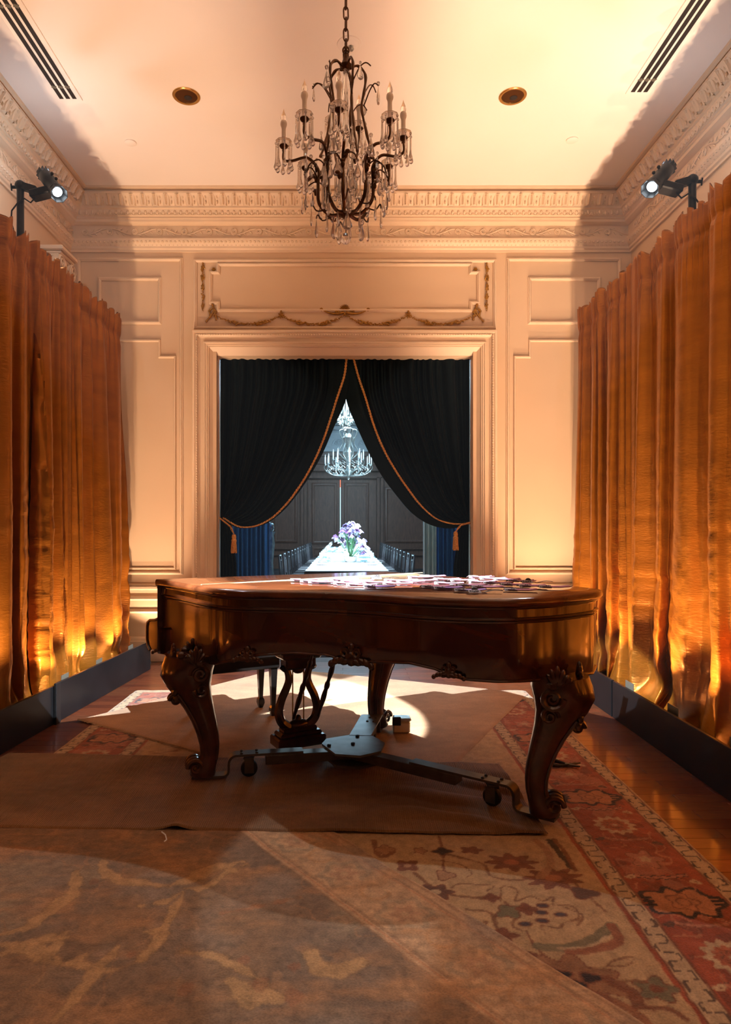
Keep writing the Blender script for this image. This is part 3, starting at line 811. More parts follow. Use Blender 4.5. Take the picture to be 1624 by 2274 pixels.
ropeL = [(771, 780), (765, 835), (750, 882), (735, 930), (718, 980), (696, 1030), (668, 1078), (632, 1125), (598, 1155), (565, 1169), (535, 1170), (497, 1150)]
ropeR = [(781.5, 780), (794, 830), (812, 885), (830, 945), (850, 995), (876, 1042), (905, 1085), (940, 1128), (975, 1155), (1005, 1163), (1042, 1163)]
drape(-1, hemL, ropeL, (490, 1152), 'black velvet drape with gold rope edge, tied to the jamb nearer the ionic column', 2)
drape(1, hemR, ropeR, (1045, 1160), 'black velvet drape with gold rope edge, tied to the jamb farther from the column', 6)
def tassel(side, a, k, e, label):
    r = thing('tieback', (PY(*a, DY)[0], DY-.12, PY(*a, DY)[1]), label, 'tieback')
    A = Vector((PY(*a, DY)[0], DY-.03, PY(*a, DY)[1])); K = Vector((PY(*k, DY)[0], DY-.12, PY(*k, DY)[1])); E = Vector((PY(*e, DY)[0], DY-.12, PY(*e, DY)[1]))
    for ph in (0, math.pi):
        mb = MB(); pts = []
        for i in range(60):
            p = A.lerp(K, i/59); an = i*.9+ph; pts.append((p.x, p.y+.005*math.cos(an), p.z+.005*math.sin(an)))
        mb.tube(pts, .006, 5); mb.build('cord_strand', M['rope'], r)
    mb = MB(); mb.tube([K, K.lerp(E, .3)+Vector((.006, 0, 0)), E], .005, 6); mb.tube([K, K.lerp(E, .3)-Vector((.010, 0, 0)), E], .004, 6); mb.build('hanger', M['rope'], r)
    mb = MB(); mb.lathe([(.006, .05), (.018, .045), (.024, .02), (.02, .0), (.026, -.006), (.028, -.02), (.026, -.03)], 14, E-Vector((0, 0, .05))); mb.build('tassel_head', M['rope'], r)
    mb = MB()
    for q in range(40):
        an = q*2.4; rr = .022*math.sqrt(q/40); p = E+Vector((rr*math.cos(an), rr*math.sin(an), -.075)); 
        mb.tube([p, p+Vector((rr*.35*math.cos(an), rr*.35*math.sin(an), -.11-.01*math.sin(q))) ], .0045, 4)
    o = mb.build('tassel_fringe', M['rope'], r); o['kind'] = 'stuff'
tassel(-1, (489, 1150), (517, 1170), (524, 1186), 'twisted gold tieback cord and tassel on the jamb nearer the ionic column')
tassel(1, (1045, 1160), (1020, 1166), (1008, 1180), 'twisted gold tieback cord and tassel on the jamb farther from the ionic column')

# ------------------------------------------------------------------ grand piano
LZ = 1.045
lid_px = [(345, 1286), (394, 1293), (438, 1301), (482, 1307), (560, 1310), (630, 1311), (820, 1317), (950, 1325), (1070, 1328.5), (1150, 1328.5), (1213, 1326), (1280, 1321), (1320, 1316.5), (1346, 1311)]
front = [PZ(x, y, LZ) for x, y in lid_px]
KT = Vector(front[0]); KB = Vector(PZ(855, 1268.5, LZ))
fr = spline(front, 90)
tail = spline([front[-2], front[-1], (1.265, 3.34), (1.19, 3.52)], 12)[5:]
bass = [Vector((1.19, 3.52)).lerp(KB, i/14) for i in range(1, 15)]
outline = [Vector(p) for p in fr[:-3]]+[Vector(p) for p in tail]+bass     # keyboard edge closes it
kb = [KB.lerp(KT, i/10) for i in range(1, 10)]
outline_full = outline+kb
NF = len(outline_full)
ctr = sum(outline_full, Vector((0, 0)))/NF
def inset(pts, d):
    n = len(pts); out = []
    for i in range(n):
        t = (pts[(i+1) % n]-pts[i-1]).normalized(); nn = Vector((-t.y, t.x))      # left of travel = inward (counter-clockwise)
        if nn.dot(ctr-pts[i]) < 0: nn = -nn
        out.append(pts[i]+nn*d)
    return out
piano = thing('grand_piano', (ctr.x, ctr.y, 0), 'carved mahogany grand piano with closed lid standing on a steel dolly', 'piano')
Uv = (KT-KB).normalized()                                   # along the keyboard, towards the treble side
Ud = Vector((Uv.y, -Uv.x))
if Ud.dot(ctr-KT) < 0: Ud = -Ud                             # from keyboard to tail
# lid with rounded edge, in two leaves: front flap and main lid
rings = []
for d, z in ((.010, LZ-.040), (.0, LZ-.030), (-.002, LZ-.018), (.004, LZ-.006), (.014, LZ)):
    rings.append([(p.x, p.y, z) for p in inset(outline_full, d)])
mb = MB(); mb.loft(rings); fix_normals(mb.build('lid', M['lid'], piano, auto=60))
# flap seam with bright hinge
A_ = Vector(PZ(447, 1299, LZ)); B_ = Vector(PZ(938, 1272, LZ))
mb = MB(); mb.beam((A_.x, A_.y, LZ+.001), (B_.x, B_.y, LZ+.001), .014, .004); mb.build('hinge', M['inlay'], piano, smooth=False)
# rim: bottom edge follows the scalloped silhouette
bot = [(330, 1447), (359, 1453), (400, 1462), (476, 1477), (541, 1464), (576, 1457), (645, 1452), (731, 1457), (752, 1467), (783, 1480), (817, 1472), (909, 1475), (970, 1489), (991, 1500), (1034, 1512), (1106, 1517), (1159, 1516), (1240, 1510), (1302, 1500), (1345, 1496)]
bx = [p[0] for p in bot]; by = [p[1] for p in bot]
rim_pts = inset(outline_full, .030)
def zbot(i, p):
    if i < len(fr): 
        x = CX+p.x*F/p.y; y = np.interp(x, bx, by); return H-(y-CY)*p.y/F
    return .68
zb = [zbot(i, p) for i, p in enumerate(rim_pts)]
for i in range(len(fr)-3, NF): zb[i] = .68 if i > len(fr)+8 else .66
rings = [[(p.x, p.y, LZ-.034) for p in rim_pts], [(p.x, p.y, LZ-.12) for p in rim_pts], [(p.x, p.y, .8) for p in rim_pts], [(p.x, p.y, zb[i]+.012) for i, p in enumerate(rim_pts)], [(q.x, q.y, zb[i]) for i, q in enumerate(inset(outline_full, .036))], [(q.x, q.y, zb[i]+.004) for i, q in enumerate(inset(outline_full, .075))], [(q.x, q.y, .76) for q in inset(outline_full, .08)]]
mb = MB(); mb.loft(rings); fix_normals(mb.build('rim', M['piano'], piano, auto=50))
# mouldings round the rim (not along the keyboard)
side_n = len(outline)
def rim_mould(zf, rad, d, name, i0=0, i1=None, m='piano'):
    pts = inset(outline_full, d)[i0:i1 or side_n]
    mb = MB(); mb.tube([(p.x, p.y, zf(i+i0, p)) for i, p in enumerate(pts)], rad, 8); return mb.build(name, M[m], piano)
rim_mould(lambda i, p: LZ-.096, .0075, .027, 'waist_moulding', 2)
rim_mould(lambda i, p: LZ-.110, .005, .028, 'waist_moulding', 2)
rim_mould(lambda i, p: LZ-.046, .007, .026, 'top_moulding')
rim_mould(lambda i, p: zb[i]+.006, .0065, .031, 'bottom_moulding', 4)
# keyboard arms
def arm(corner, vin, Ud):
    prof = [(0.06, .60), (-.06, .605), (-.14, .61), (-.17, .60), (-.20, .625), (-.215, .66), (-.215, .74), (-.205, .768), (-.17, .785), (-.10, .792), (-.05, .808), (-.02, .84), (-.008, .88), (-.012, .915), (-.022, .935), (-.006, .955), (.01, .96), (.02, .99), (.06, 1.0)]
    f = lambda off: (lambda p: (corner.x+Ud.x*p[0]+vin.x*off, corner.y+Ud.y*p[0]+vin.y*off, p[1]))
    mb = MB(); mb.prism(prof, f(-.001), f(.07)); a = fix_normals(mb.build('keyboard_arm', M['piano'], piano, auto=40))
    mb = MB(); mb.tube([f(-.003)(p) for p in prof[3:-1]], .008, 6); mb.build('arm_moulding', M['carve'], a)
    return a
sdir = (rim_pts[7]-rim_pts[1]).normalized(); sin_ = Vector((-sdir.y, sdir.x))
if sin_.dot(ctr-rim_pts[1]) < 0: sin_ = -sin_
arm(rim_pts[1], sin_, sdir)
bdir = (Vector((1.19, 3.52))-KB).normalized(); bin_ = Vector((-bdir.y, bdir.x))
if bin_.dot(ctr-KB) < 0: bin_ = -bin_
arm(KB+bin_*.03, bin_, bdir)
mb = MB()
def kbox(d0, d1, z0, z1, marg, name, m):
    mb = MB(); pts = [KT-Uv*marg+Ud*d0, KB+Uv*marg+Ud*d0, KB+Uv*marg+Ud*d1, KT-Uv*marg+Ud*d1]
    mb.prism(pts, lambda p: (p.x, p.y, z0), lambda p: (p.x, p.y, z1)); return fix_normals(mb.build(name, M[m], piano, smooth=False))
kbox(-.19, .12, .62, .70, .08, 'keybed', 'piano'); kbox(-.20, -.17, .64, .745, .085, 'key_slip', 'piano'); kbox(-.165, .0, .745, .775, .10, 'fallboard', 'piano'); kbox(-.01, .03, .74, .99, .10, 'nameboard', 'piano')

# cabriole legs
def leg(foot, out, ztop, scale=1.0, z0=.044):
    out = Vector(out).normalized(); sd = Vector((-out.y, out.x)); foot = Vector(foot)
    secs = [(ztop+.03, .070, .130, .120), (ztop-.02, .078, .140, .125), (ztop-.07, .088, .138, .118), (ztop-.13, .078, .118, .098), (ztop-.19, .052, .096, .080), (ztop-.25, .026, .080, .068), (ztop-.32, .000, .068, .060), (ztop-.39, -.020, .060, .054), (ztop-.45, -.030, .054, .050), (ztop-.50, -.030, .050, .047), (.115, -.018, .054, .050), (.085, .0, .066, .056), (.055, .006, .070, .058), (z0, .0, .060, .054)]
    rings = []
    for z, off, a, c in secs:
        a *= .93; c *= .93
        cc = foot+out*off; ring = []
        for k in range(20):
            th = 2*math.pi*k/20; cs, sn = math.cos(th), math.sin(th); e = .75
            x = a*math.copysign(abs(cs)**e, cs)*(1+.05*math.cos(4*th)); y = c*math.copysign(abs(sn)**e, sn)*(1+.05*math.cos(4*th))
            p = cc+out*x+sd*y; ring.append((p.x, p.y, z))
        rings.append(ring)
    mb = MB(); mb.loft(rings); L = fix_normals(mb.build('leg', M['carve'], piano, auto=70))
    def at(o, s, z): p = foot+out*o+sd*s; return Vector((p.x, p.y, z))
    def spiral(c, r0, turns, ax1, ax2, thick, name, flip=1):
        pts = []; n = int(turns*16)
        for k in range(n+1):
            a = 2*math.pi*k/16*flip; r = r0*(1-.85*k/n); pts.append(c+ax1*(r*math.cos(a))+ax2*(r*math.sin(a)))
        mb = MB(); mb.tube(pts, [thick*(1-.5*k/n) for k in range(n+1)], 6); mb.build(name, M['carve'], L)
    o3 = Vector((out.x, out.y, 0)); s3 = Vector((sd.x, sd.y, 0)); up = Vector((0, 0, 1))
    # foot scroll
    for q in (-.04, 0, .04):
        spiral(at(.045, q, .10), .042, 1.6, o3, up, .013, 'foot_scroll')
    # knee scroll at the front of the shin and side cartouches
    spiral(at(.148, -.02, ztop-.20), .030, 1.5, o3, up, .011, 'knee_scroll'); spiral(at(.148, .02, ztop-.20), .030, 1.5, o3, up, .011, 'knee_scroll')
    for sgn in (-1, 1):
        spiral(at(.03, sgn*.112, ztop-.055), .052, 1.8, o3, up, .014, 'cartouche_scroll', sgn)
        spiral(at(.02, sgn*.092, ztop-.14), .040, 1.6, o3, up, .010, 'cartouche_scroll', -sgn)
        zs = [q[0] for q in secs][::-1]; pts = []
        for i in range(16):
            z = ztop-.06-(ztop-.19)*i/15; of = np.interp(z, zs, [q[1] for q in secs][::-1]); aa = np.interp(z, zs, [q[2] for q in secs][::-1])*.93; cc_ = np.interp(z, zs, [q[3] for q in secs][::-1])*.93
            pts.append(at(of-aa*.80, sgn*cc_*.66, z))
        mb = MB(); mb.tube(pts, [.010-.003*i/15 for i in range(16)], 6); mb.build('leg_beading', M['carve'], L)
        pts = [at(np.interp(z, zs, [q[1] for q in secs][::-1])+np.interp(z, zs, [q[2] for q in secs][::-1])*.70, sgn*np.interp(z, zs, [q[3] for q in secs][::-1])*.72, z) for z in [ztop-.16-(ztop-.30)*i/15 for i in range(16)]]
        mb = MB(); mb.tube(pts, [.008-.003*i/15 for i in range(16)], 6); mb.build('leg_beading', M['carve'], L)
    # acanthus on the knee running up the rim
    for k in range(6):
        t = k/8; mb = MB()
        for sg in (-1, 0, 1):
            ang = .5*sg; R = Matrix.Rotation(math.atan2(out.y, out.x), 3, 'Z') @ Matrix.Rotation(-.25+.5*t, 3, 'Y') @ Matrix.Rotation(ang, 3, 'X')
            mb.ball(at(.195-.035*t-.055*(1-t)**2, .050*sg*(1-.45*abs(t-.4)), ztop-.17+.27*t), (.020, .020+.006*math.sin(k*2), .040), 6, 5, R)
        mb.build('acanthus_leaf', M['carve'], L)
    for (fo, fs) in ((.05, -.125), (.05, .125), (.155, 0)):      # leaf fans climbing onto the rim
        mb = MB()
        for k in range(5):
            q = (k-2)*.34; dirv = (s3 if abs(fs) < .01 else o3)*math.sin(q)+up*math.cos(q); ln = .05-.006*abs(k-2)
            c_ = at(fo, fs, ztop+.0)+dirv*ln
            X_ = dirv; Z_ = (o3 if abs(fs) < .01 else s3); Y_ = Z_.cross(X_); R = Matrix((Z_, Y_, X_)).transposed()
            mb.ball(c_, (.016, .014, ln*.9), 7, 6, R)
        mb.build('leaf_fan', M['carve'], L)
    for k in range(7):
        mb = MB(); sg = -1 if k % 2 else 1
        mb.ball(at(.03+.030*(k//2), sg*(.122-.006*(k//2)), ztop+.005+.014*(k//2)), (.030, .022, .020), 6, 5)
        mb.build('carved_boss', M['carve'], L)
    return L
FA, FB, FC = Vector((-.745, 3.52)), Vector((.905, 3.035)), Vector((.222, 4.385))
leg(FA, (-.95, -.30), .655); leg(FB, (.95, -.22), .655); leg(FC, (.6, .8), .66)
# carved clusters along the skirt of the rim
def skirt_carving(px, py, s, name):
    # point on the front rim at that pixel column
    best = min(range(len(fr)), key=lambda i: abs(CX+rim_pts[i].x*F/rim_pts[i].y-px)); p = rim_pts[best]
    z = H-(py-CY)*p.y/F; t = (rim_pts[min(best+1, NF-1)]-rim_pts[best-1]).normalized(); nn = Vector((t.y, -t.x))
    if nn.dot(ctr-p) > 0: nn = -nn
    c = Vector((p.x+nn.x*.008, p.y+nn.y*.008, z)); T = Vector((t.x, t.y, 0)); N3 = Vector((nn.x, nn.y, 0)); R = Matrix((T, N3, Vector((0, 0, 1)))).transposed()
    mb = MB(); mb.ball(c, (.026*s, .016*s, .030*s), 8, 6, R); mb.ball(c+Vector((0, 0, .040*s)), (.013*s, .01*s, .020*s), 8, 6, R)
    for sg in (-1, 1):
        for q in range(4):
            Rq = R @ Matrix.Rotation(sg*(.35+.25*q), 3, 'Y')
            mb.ball(c+T*(sg*(.022+.020*q)*s)+Vector((0, 0, (-.012+.008*q-.004*q*q)*s))+N3*(.006-.001*q), (.024*s*(1-.12*q), .011*s, .013*s), 7, 5, Rq)
        pts = [c+T*(sg*.024*s)+T*(math.cos(a)*.016*s*(1-a/16))+Vector((0, 0, .020*s+math.sin(a)*.018*s*(1-a/16)))+N3*.008 for a in [k*.5 for k in range(18)]]
        mb.tube(pts, .006*s, 5)
    mb.build(name, M['carve'], piano)
skirt_carving(783, 1462, 1.25, 'skirt_carving'); skirt_carving(990, 1494, .8, 'skirt_carving'); skirt_carving(556, 1458, .9, 'skirt_carving'); 
skirt_carving(362, 1443, .8, 'skirt_carving')

# pedal lyre
LC = Vector((-.275, 3.93)); lv = Vector((-Uv.x, -Uv.y)); l3 = Vector((lv.x, lv.y, 0)); u3 = Vector((Ud.x, Ud.y, 0))
lp = lambda s, z, d=0: Vector((LC.x, LC.y, z))+l3*s+u3*d
Rl = Matrix((l3, u3, Vector((0, 0, 1)))).transposed()
mb = MB(); mb.bbox(lp(0, .105), (.30, .15, .06), .008, Rl); mb.bbox(lp(0, .145), (.26, .12, .03), .01, Rl); mb.bbox(lp(0, .17), (.21, .09, .03), .008, Rl); lyre = mb.build('lyre_base', M['carve'], piano, auto=30)
for sg in (-1, 1):
    pts = [lp(sg*a, z) for a, z in ((.06, .18), (.105, .22), (.122, .28), (.105, .35), (.075, .41), (.06, .46), (.068, .51), (.09, .53), (.105, .52))]
    q = spline([tuple(p) for p in pts], 30) if False else pts
    sm = []
    for i in range(len(pts)-1):
        for k in range(4):
            p0 = pts[max(i-1, 0)]; p1 = pts[i]; p2 = pts[i+1]; p3 = pts[min(i+2, len(pts)-1)]; t = k/4
            sm.append(.5*((2*p1)+(p2-p0)*t+(2*p0-5*p1+4*p2-p3)*t*t+(3*p1-p0-3*p2+p3)*t**3))
    sm.append(pts[-1]); mb = MB(); mb.tube(sm, [.030-.012*i/len(sm) for i in range(len(sm))], 8); mb.build('lyre_arm', M['carve'], piano)
mb = MB(); mb.bbox(lp(0, .56), (.19, .10, .07), .01, Rl); mb.bbox(lp(0, .61), (.24, .14, .05), .01, Rl); mb.bbox(lp(0, .645), (.30, .20, .04), .008, Rl); mb.ball(lp(0, .52), (.04, .03, .03), 8, 6, Rl); mb.build('lyre_head', M['carve'], piano, auto=30)
mb = MB(); mb.ball(lp(0, .19), (.07, .04, .035), 10, 6, Rl); mb.ball(lp(0, .225), (.02, .02, .025), 8, 6); mb.build('lyre_boss', M['carve'], piano)
for s in (-.035, .035):
    mb = MB(); mb.tube([lp(s, .18), lp(s, .60)], .004, 6); mb.build('pedal_rod', M['brass'], piano)
for s in (-.05, 0, .05):
    mb = MB(); mb.bbox(lp(s, .10, -.13), (.024, .16, .010), .004, Rl); mb.build('pedal', M['brass'], piano)
for (b0, t0) in (((707, 1588), (748, 1462)), ((652, 1595), (694, 1466))):
    B0 = Vector((PY(*b0, 3.88)[0], 3.88, PY(*b0, 3.88)[1])); T0 = Vector((PY(*t0, 3.62)[0], 3.62, PY(*t0, 3.62)[1]+.03))
    n = 24; pr = []
    for i in range(n):
        t = i/(n-1); pr.append(.009+.007*math.exp(-((t-.30)/.14)**2)+.007*math.exp(-((t-.72)/.10)**2)+(.006 if abs(t-.5) < .03 or abs(t-.86) < .03 else 0))
    mb = MB(); mb.tube([B0.lerp(T0, i/(n-1)) for i in range(n)], pr, 8); mb.build('lyre_brace', M['carve'], piano)

# ------------------------------------------------------------------ piano dolly
DC = Vector((.05, 3.66)); DZ = .150
dolly = thing('piano_dolly', (DC.x, DC.y, 0), 'three-armed steel piano dolly with casters under the grand piano', 'dolly')
mb = MB(); px8 = [(715, 1651), (725, 1640), (775, 1632), (828, 1634), (855, 1649), (846, 1668), (800, 1678), (745, 1674)]
poly = [Vector(PZ(x, y, DZ)) for x, y in px8]
mb.prism(poly, lambda p: (p.x, p.y, DZ-.012), lambda p: (p.x, p.y, DZ)); fix_normals(mb.build('centre_plate', M['steelp'], dolly, smooth=False))
mb = MB(); mb.prism([DC+(p-DC)*.97 for p in poly], lambda p: (p.x, p.y, DZ-.075), lambda p: (p.x, p.y, DZ-.062)); fix_normals(mb.build('lower_plate', M['steel'], dolly, smooth=False))
for (x, y) in ((731, 1657), (794, 1636), (784, 1653)):
    X, Y = PZ(x, y, DZ); mb = MB(); mb.lathe([(.011, 0), (.011, .010), (.002, .012)], 6, (X, Y, DZ)); mb.build('bolt', M['matte'], dolly, smooth=False)
def strip(path, wd, th, name, m, sidev):
    P = [Vector(p) for p in path]; rings = []
    for i, p in enumerate(P):
        d0 = (P[i]-P[max(i-1, 0)]); d1 = (P[min(i+1, len(P)-1)]-P[i])
        d = ((d0.normalized() if d0.length else d1.normalized())+(d1.normalized() if d1.length else d0.normalized())).normalized()
        nrm = d.cross(sidev).normalized()
        rings.append([p+sidev*wd/2+nrm*th/2, p-sidev*wd/2+nrm*th/2, p-sidev*wd/2-nrm*th/2, p+sidev*wd/2-nrm*th/2])
    mb = MB(); mb.loft(rings); return fix_normals(mb.build(name, M[m], dolly, auto=40))
def dolly_arm(foot, ground, cast):
    d = foot-DC; L = d.length; d = d/L; d3 = Vector((d.x, d.y, 0)); s3 = Vector((-d.y, d.x, 0))
    P = lambda t, z: Vector((DC.x+d.x*t, DC.y+d.y*t, z))
    Rm = Matrix((d3, s3, Vector((0, 0, 1)))).transposed()
    mb = MB(); mb.bbox(P(L*.30, DZ-.036), (L*.60, .075, .050), .004, Rm); mb.build('arm_channel', M['steel'], dolly, smooth=False)
    e = L-.13
    pts = [P(L*.35, DZ-.005)]
    for k in range(7):
        a = math.pi/2*k/6; pts.append(P(e-.04+.04*math.sin(a), DZ-.005-.04*(1-math.cos(a))))
    pts.append(P(e, .08))
    for k in range(1, 7):
        a = math.pi/2*k/6; pts.append(P(e+.03-.03*math.cos(a), .070-.03*math.sin(a)))
    pts.append(P(L+.06, .040))
    strip(pts, .068, .012, 'arm_hook', 'steel', s3)
    for q in (-.02, .02):
        for tt in (cast-.03, cast+.05):
            mb = MB(); mb.lathe([(.008, 0), (.008, .006), (.002, .009)], 8, P(tt, DZ+.001)+s3*q); mb.build('bolt', M['steel'], dolly)
    c = P(cast+.01, .0)
    mb = MB(); mb.bbox(c+Vector((0, 0, .125)), (.055, .055, .012), .003); mb.lathe([(.022, .105), (.026, .12)], 12, c)
    for q in (-1, 1): mb.bbox(c+s3*(q*.024)+Vector((0, 0, .082)), (.05, .005, .075), .002, Rm)
    ca = mb.build('caster', M['brass'] if False else M['steel'], dolly, smooth=False)
    mb = MB(); mb.lathe([(.001, -.019), (.030, -.019), (.042, -.015), (.045, -.008), (.045, .008), (.042, .015), (.030, .019), (.001, .019)], 20, c+Vector((0, 0, ground+.0435)), Matrix.Rotation(math.atan2(s3.y, s3.x), 3, 'Z') @ Matrix.Rotation(math.pi/2, 3, 'Y')); mb.build('wheel', M['rubber'], ca)
dolly_arm(FA, .024, .56); dolly_arm(FB, .025, .80); dolly_arm(FC, .015, .50)
# steel arm plate towards the bass leg
mb = MB(); q4 = [PZ(776, 1633, DZ), PZ(803, 1587, DZ), PZ(850, 1587, DZ), PZ(824, 1634, DZ)]
mb.prism([Vector(p) for p in q4], lambda p: (p.x, p.y, DZ-.008), lambda p: (p.x, p.y, DZ+.002)); fix_normals(mb.build('arm_plate', M['steelp'], dolly, smooth=False))
# grey box with a black clasp next to the far caster
X, Y = PZ(874, 1624, .014); X += .050; Y -= .065; gb = thing('grey_metal_box', (X, Y, .014), 'small grey metal box with black latch beside the far caster of the dolly', 'box')
mb = MB(); mb.bbox((X, Y+.05, .055), (.11, .09, .075), .01); mb.build('body', M['plug'], gb, smooth=False)
mb = MB(); mb.bbox((X+.004, Y+.05, .104), (.115, .095, .022), .008); mb.build('lid', M['silver'], gb, smooth=False)
mb = MB(); mb.bbox((X-.034, Y-.002, .100), (.055, .02, .055), .004); mb.build('latch', M['matte'], gb, smooth=False)

# ------------------------------------------------------------------ bench
BC = Vector((-.80, 4.73)); bn = thing('piano_bench', (BC.x, BC.y, 0), 'low black wooden piano bench with tapered legs behind the piano', 'bench')
bl = l3; bd = u3; Rb = Matrix((bl, bd, Vector((0, 0, 1)))).transposed()
bp = lambda s, d, z: Vector((BC.x, BC.y, z))+bl*s+bd*d
mb = MB(); mb.bbox(bp(0, 0, .455), (.66, .37, .05), .016, Rb); mb.build('seat', M['ebony'], bn)
mb = MB(); mb.bbox(bp(0, 0, .395), (.60, .32, .075), .006, Rb); mb.build('apron', M['ebony'], bn)
for s in (-.26, .26):
    for d in (-.13, .13):
        secs = [(.43, .026), (.36, .025), (.12, .015), (.09, .014), (.075, .022), (.05, .024), (.0135, .013)]
        mb = MB(); mb.loft([[tuple(bp(s+a*r_, d+c*r_, z)) for a, c in ((-1, -1), (1, -1), (1, 1), (-1, 1))] for z, r_ in secs]); fix_normals(mb.build('leg', M['ebony'], bn, smooth=False))
for s in (-.2, .05):
    mb = MB(); mb.tube([bp(s, -.16, .36), bp(s, -.165, .34)], .006, 6); mb.build('adjusting_screw', M['brass'], bn)

# ------------------------------------------------------------------ escort cards on the lid
def card_proto(kind):
    r = thing('escort_card', (0, 0, 0), {'pink': 'pink escort card with a folded white name tag on the piano lid', 'lilac': 'lilac escort card with a folded white name tag on the piano lid', 'ribbon': 'white name tag tied with a black ribbon on the piano lid'}[kind], 'card', 'escort cards on the piano lid')
    if kind != 'ribbon':
        mb = MB(); mb.grid([[(x, y, .003+.006*abs(y/.03)+.004*(x/.07)**2) for y in (-.03, 0, .03)] for x in (-.07, -.02, .03, .07)]); o = mb.build('paper', M[kind], r); o.modifiers.new('t', 'SOLIDIFY').thickness = .002
    else:
        mb = MB(); mb.grid([[(x, .01*math.sin(x*40)+y, .004+.008*abs(math.sin(x*30))) for y in (-.009, .009)] for x in [-.05+.13*i/8 for i in range(9)]]); o = mb.build('ribbon', M['ribbon'], r); o.modifiers.new('t', 'SOLIDIFY').thickness = .002
        mb = MB(); mb.ball((-.05, 0, .016), (.016, .010, .014), 8, 5); mb.build('knot', M['ribbon'], r)
    mb = MB(); mb.add([(-.085, -.026, .004), (-.025, -.026, .004), (-.030, -.014, .017), (-.085, -.012, .018), (-.088, .02, .006), (-.028, .02, .006)], [(0, 1, 2, 3), (3, 2, 5, 4)])
    o = mb.build('name_tag', M['tagp'], r, smooth=False); o.modifiers.new('t', 'SOLIDIFY').thickness = .0015
    mb = MB(); rr = random.Random(len(kind))
    for k in range(5):
        x = -.078+.009*k; z = .011+.003*rr.random(); y = -.0265+.0155*(z-.004)/.019
        mb.box((x, y-.0016, z), (.006, .0012, .004+.004*rr.random()), Matrix.Rotation(-.7, 3, 'X'))
    mb.build('inked_name', M['ink'], o, smooth=False)
    return r
pos = []
def cp(cx, cy, s, ox, oy): return (ox+cx/s, oy+cy/s)
for c in ((60, 110), (220, 148), (400, 158), (600, 118), (740, 140), (620, 178), (800, 188), (900, 150), (1060, 165), (1000, 208), (500, 218), (680, 238), (440, 212), (250, 196), (110, 190), (860, 245), (1060, 270), (1190, 222), (1440, 238), (100, 230), (300, 200)): pos.append((*cp(c[0]+60, c[1], 5.075, 940, 1260), 'pink'))
for c in ((250, 245), (500, 275), (1290, 280)): pos.append((*cp(c[0]+50, c[1], 5.075, 940, 1260), 'lilac'))
for c in ((1290, 178), (50, 236), (700, 290)): pos.append((*cp(c[0], c[1], 5.075, 940, 1260), 'ribbon'))
for c in ((110, 160), (230, 175), (330, 185), (580, 160), (760, 165), (470, 195), (620, 200), (960, 190), (1090, 195), (1200, 165), (1350, 180), (1200, 205), (780, 220), (1460, 125), (1330, 215), (700, 180), (1480, 165)): pos.append((*cp(c[0]+40, c[1], 5.239, 650, 1260), 'pink'))
for c in ((640, 225), (990, 240), (820, 240)): pos.append((*cp(c[0]+40, c[1], 5.239, 650, 1260), 'lilac'))
for c in ((1080, 135), (1160, 250)): pos.append((*cp(c[0], c[1], 5.239, 650, 1260), 'ribbon'))
prot = {}
rr = random.Random(5)
used_xy = []
for (x, y, k) in pos:
    X, Y = PZ(x, y+1.5, LZ)
    if any(abs(X-a) < .085 and abs(Y-c) < .055 for a, c in used_xy): continue
    used_xy.append((X, Y)); rz = -.02+rr.uniform(-.16, .16)
    if k not in prot: prot[k] = o = card_proto(k); o.location = (X, Y, LZ+.002); o.rotation_euler = (0, 0, rz)
    else: copy_tree(prot[k], None, (X, Y, LZ+.002+.0015*rr.random()), (0, 0, rz))

# pliers on the rug
X, Y = PZ(1258, 1693, .012); pl = thing('pliers', (X, Y, .012), 'pliers with black handles lying open on the red rug border', 'pliers')
for (a, c) in (((1216, 1686), (1262, 1698)), ((1218, 1700), (1262, 1699))):
    p = Vector((*PZ(*a, .022), .022)); q = Vector((*PZ(*c, .022), .022)); md_ = p.lerp(q, .5)+Vector((0, .012 if a[1] < 1690 else -.008, 0))
    mb = MB(); mb.tube([p, p.lerp(md_, .5)+Vector((0, .004, 0)), md_, md_.lerp(q, .5), q], [.006, .011, .011, .009, .006], 8); mb.build('handle', M['rubber'], pl)
p = Vector((*PZ(1260, 1698.5, .022), .022)); q = Vector((*PZ(1289, 1702, .022), .022)); q2 = Vector((*PZ(1289, 1694, .022), .022))
for e in (q, q2):
    mb = MB(); mb.tube([p, p.lerp(e, .5), e], [.009, .008, .004], 8); mb.build('jaw', M['steel'], pl)
mb = MB(); mb.lathe([(.012, -.008), (.012, .008), (.004, .010)], 12, p); mb.build('pivot', M['steel'], pl)

# ------------------------------------------------------------------ rugs
def seg_dist(X, Y, pts):
    """distance to a polyline and the parameter along it"""
    D = np.full(X.shape, 9.0); Tm = np.zeros(X.shape); n = len(pts)-1
    for i in range(n):
        (ax, ay), (cx, cy) = pts[i], pts[i+1]; dx, dy = cx-ax, cy-ay; L2 = dx*dx+dy*dy+1e-12
        t = np.clip(((X-ax)*dx+(Y-ay)*dy)/L2, 0, 1); d = np.hypot(X-ax-t*dx, Y-ay-t*dy)
        u = d < D; D = np.where(u, d, D); Tm = np.where(u, (i+t)/n, Tm)
    return D, Tm
def put(C, mask, c, k=1.0):
    a = np.clip(mask, 0, 1)[..., None]*k; return C*(1-a)+np.array(c)*a
def soft(d, w): return np.clip(.5-(d-w)/.004, 0, 1)
def smooth_line(pts, n=24): return [tuple(p) for p in spline(pts, n)]
RED = (.30, .065, .025); CREAM = (.46, .33, .185); TAN = (.44, .29, .145); DK = (.018, .014, .016); BROWN = (.19, .065, .028); OLIVE = (.17, .14, .075); ROSE = (.40, .17, .10)

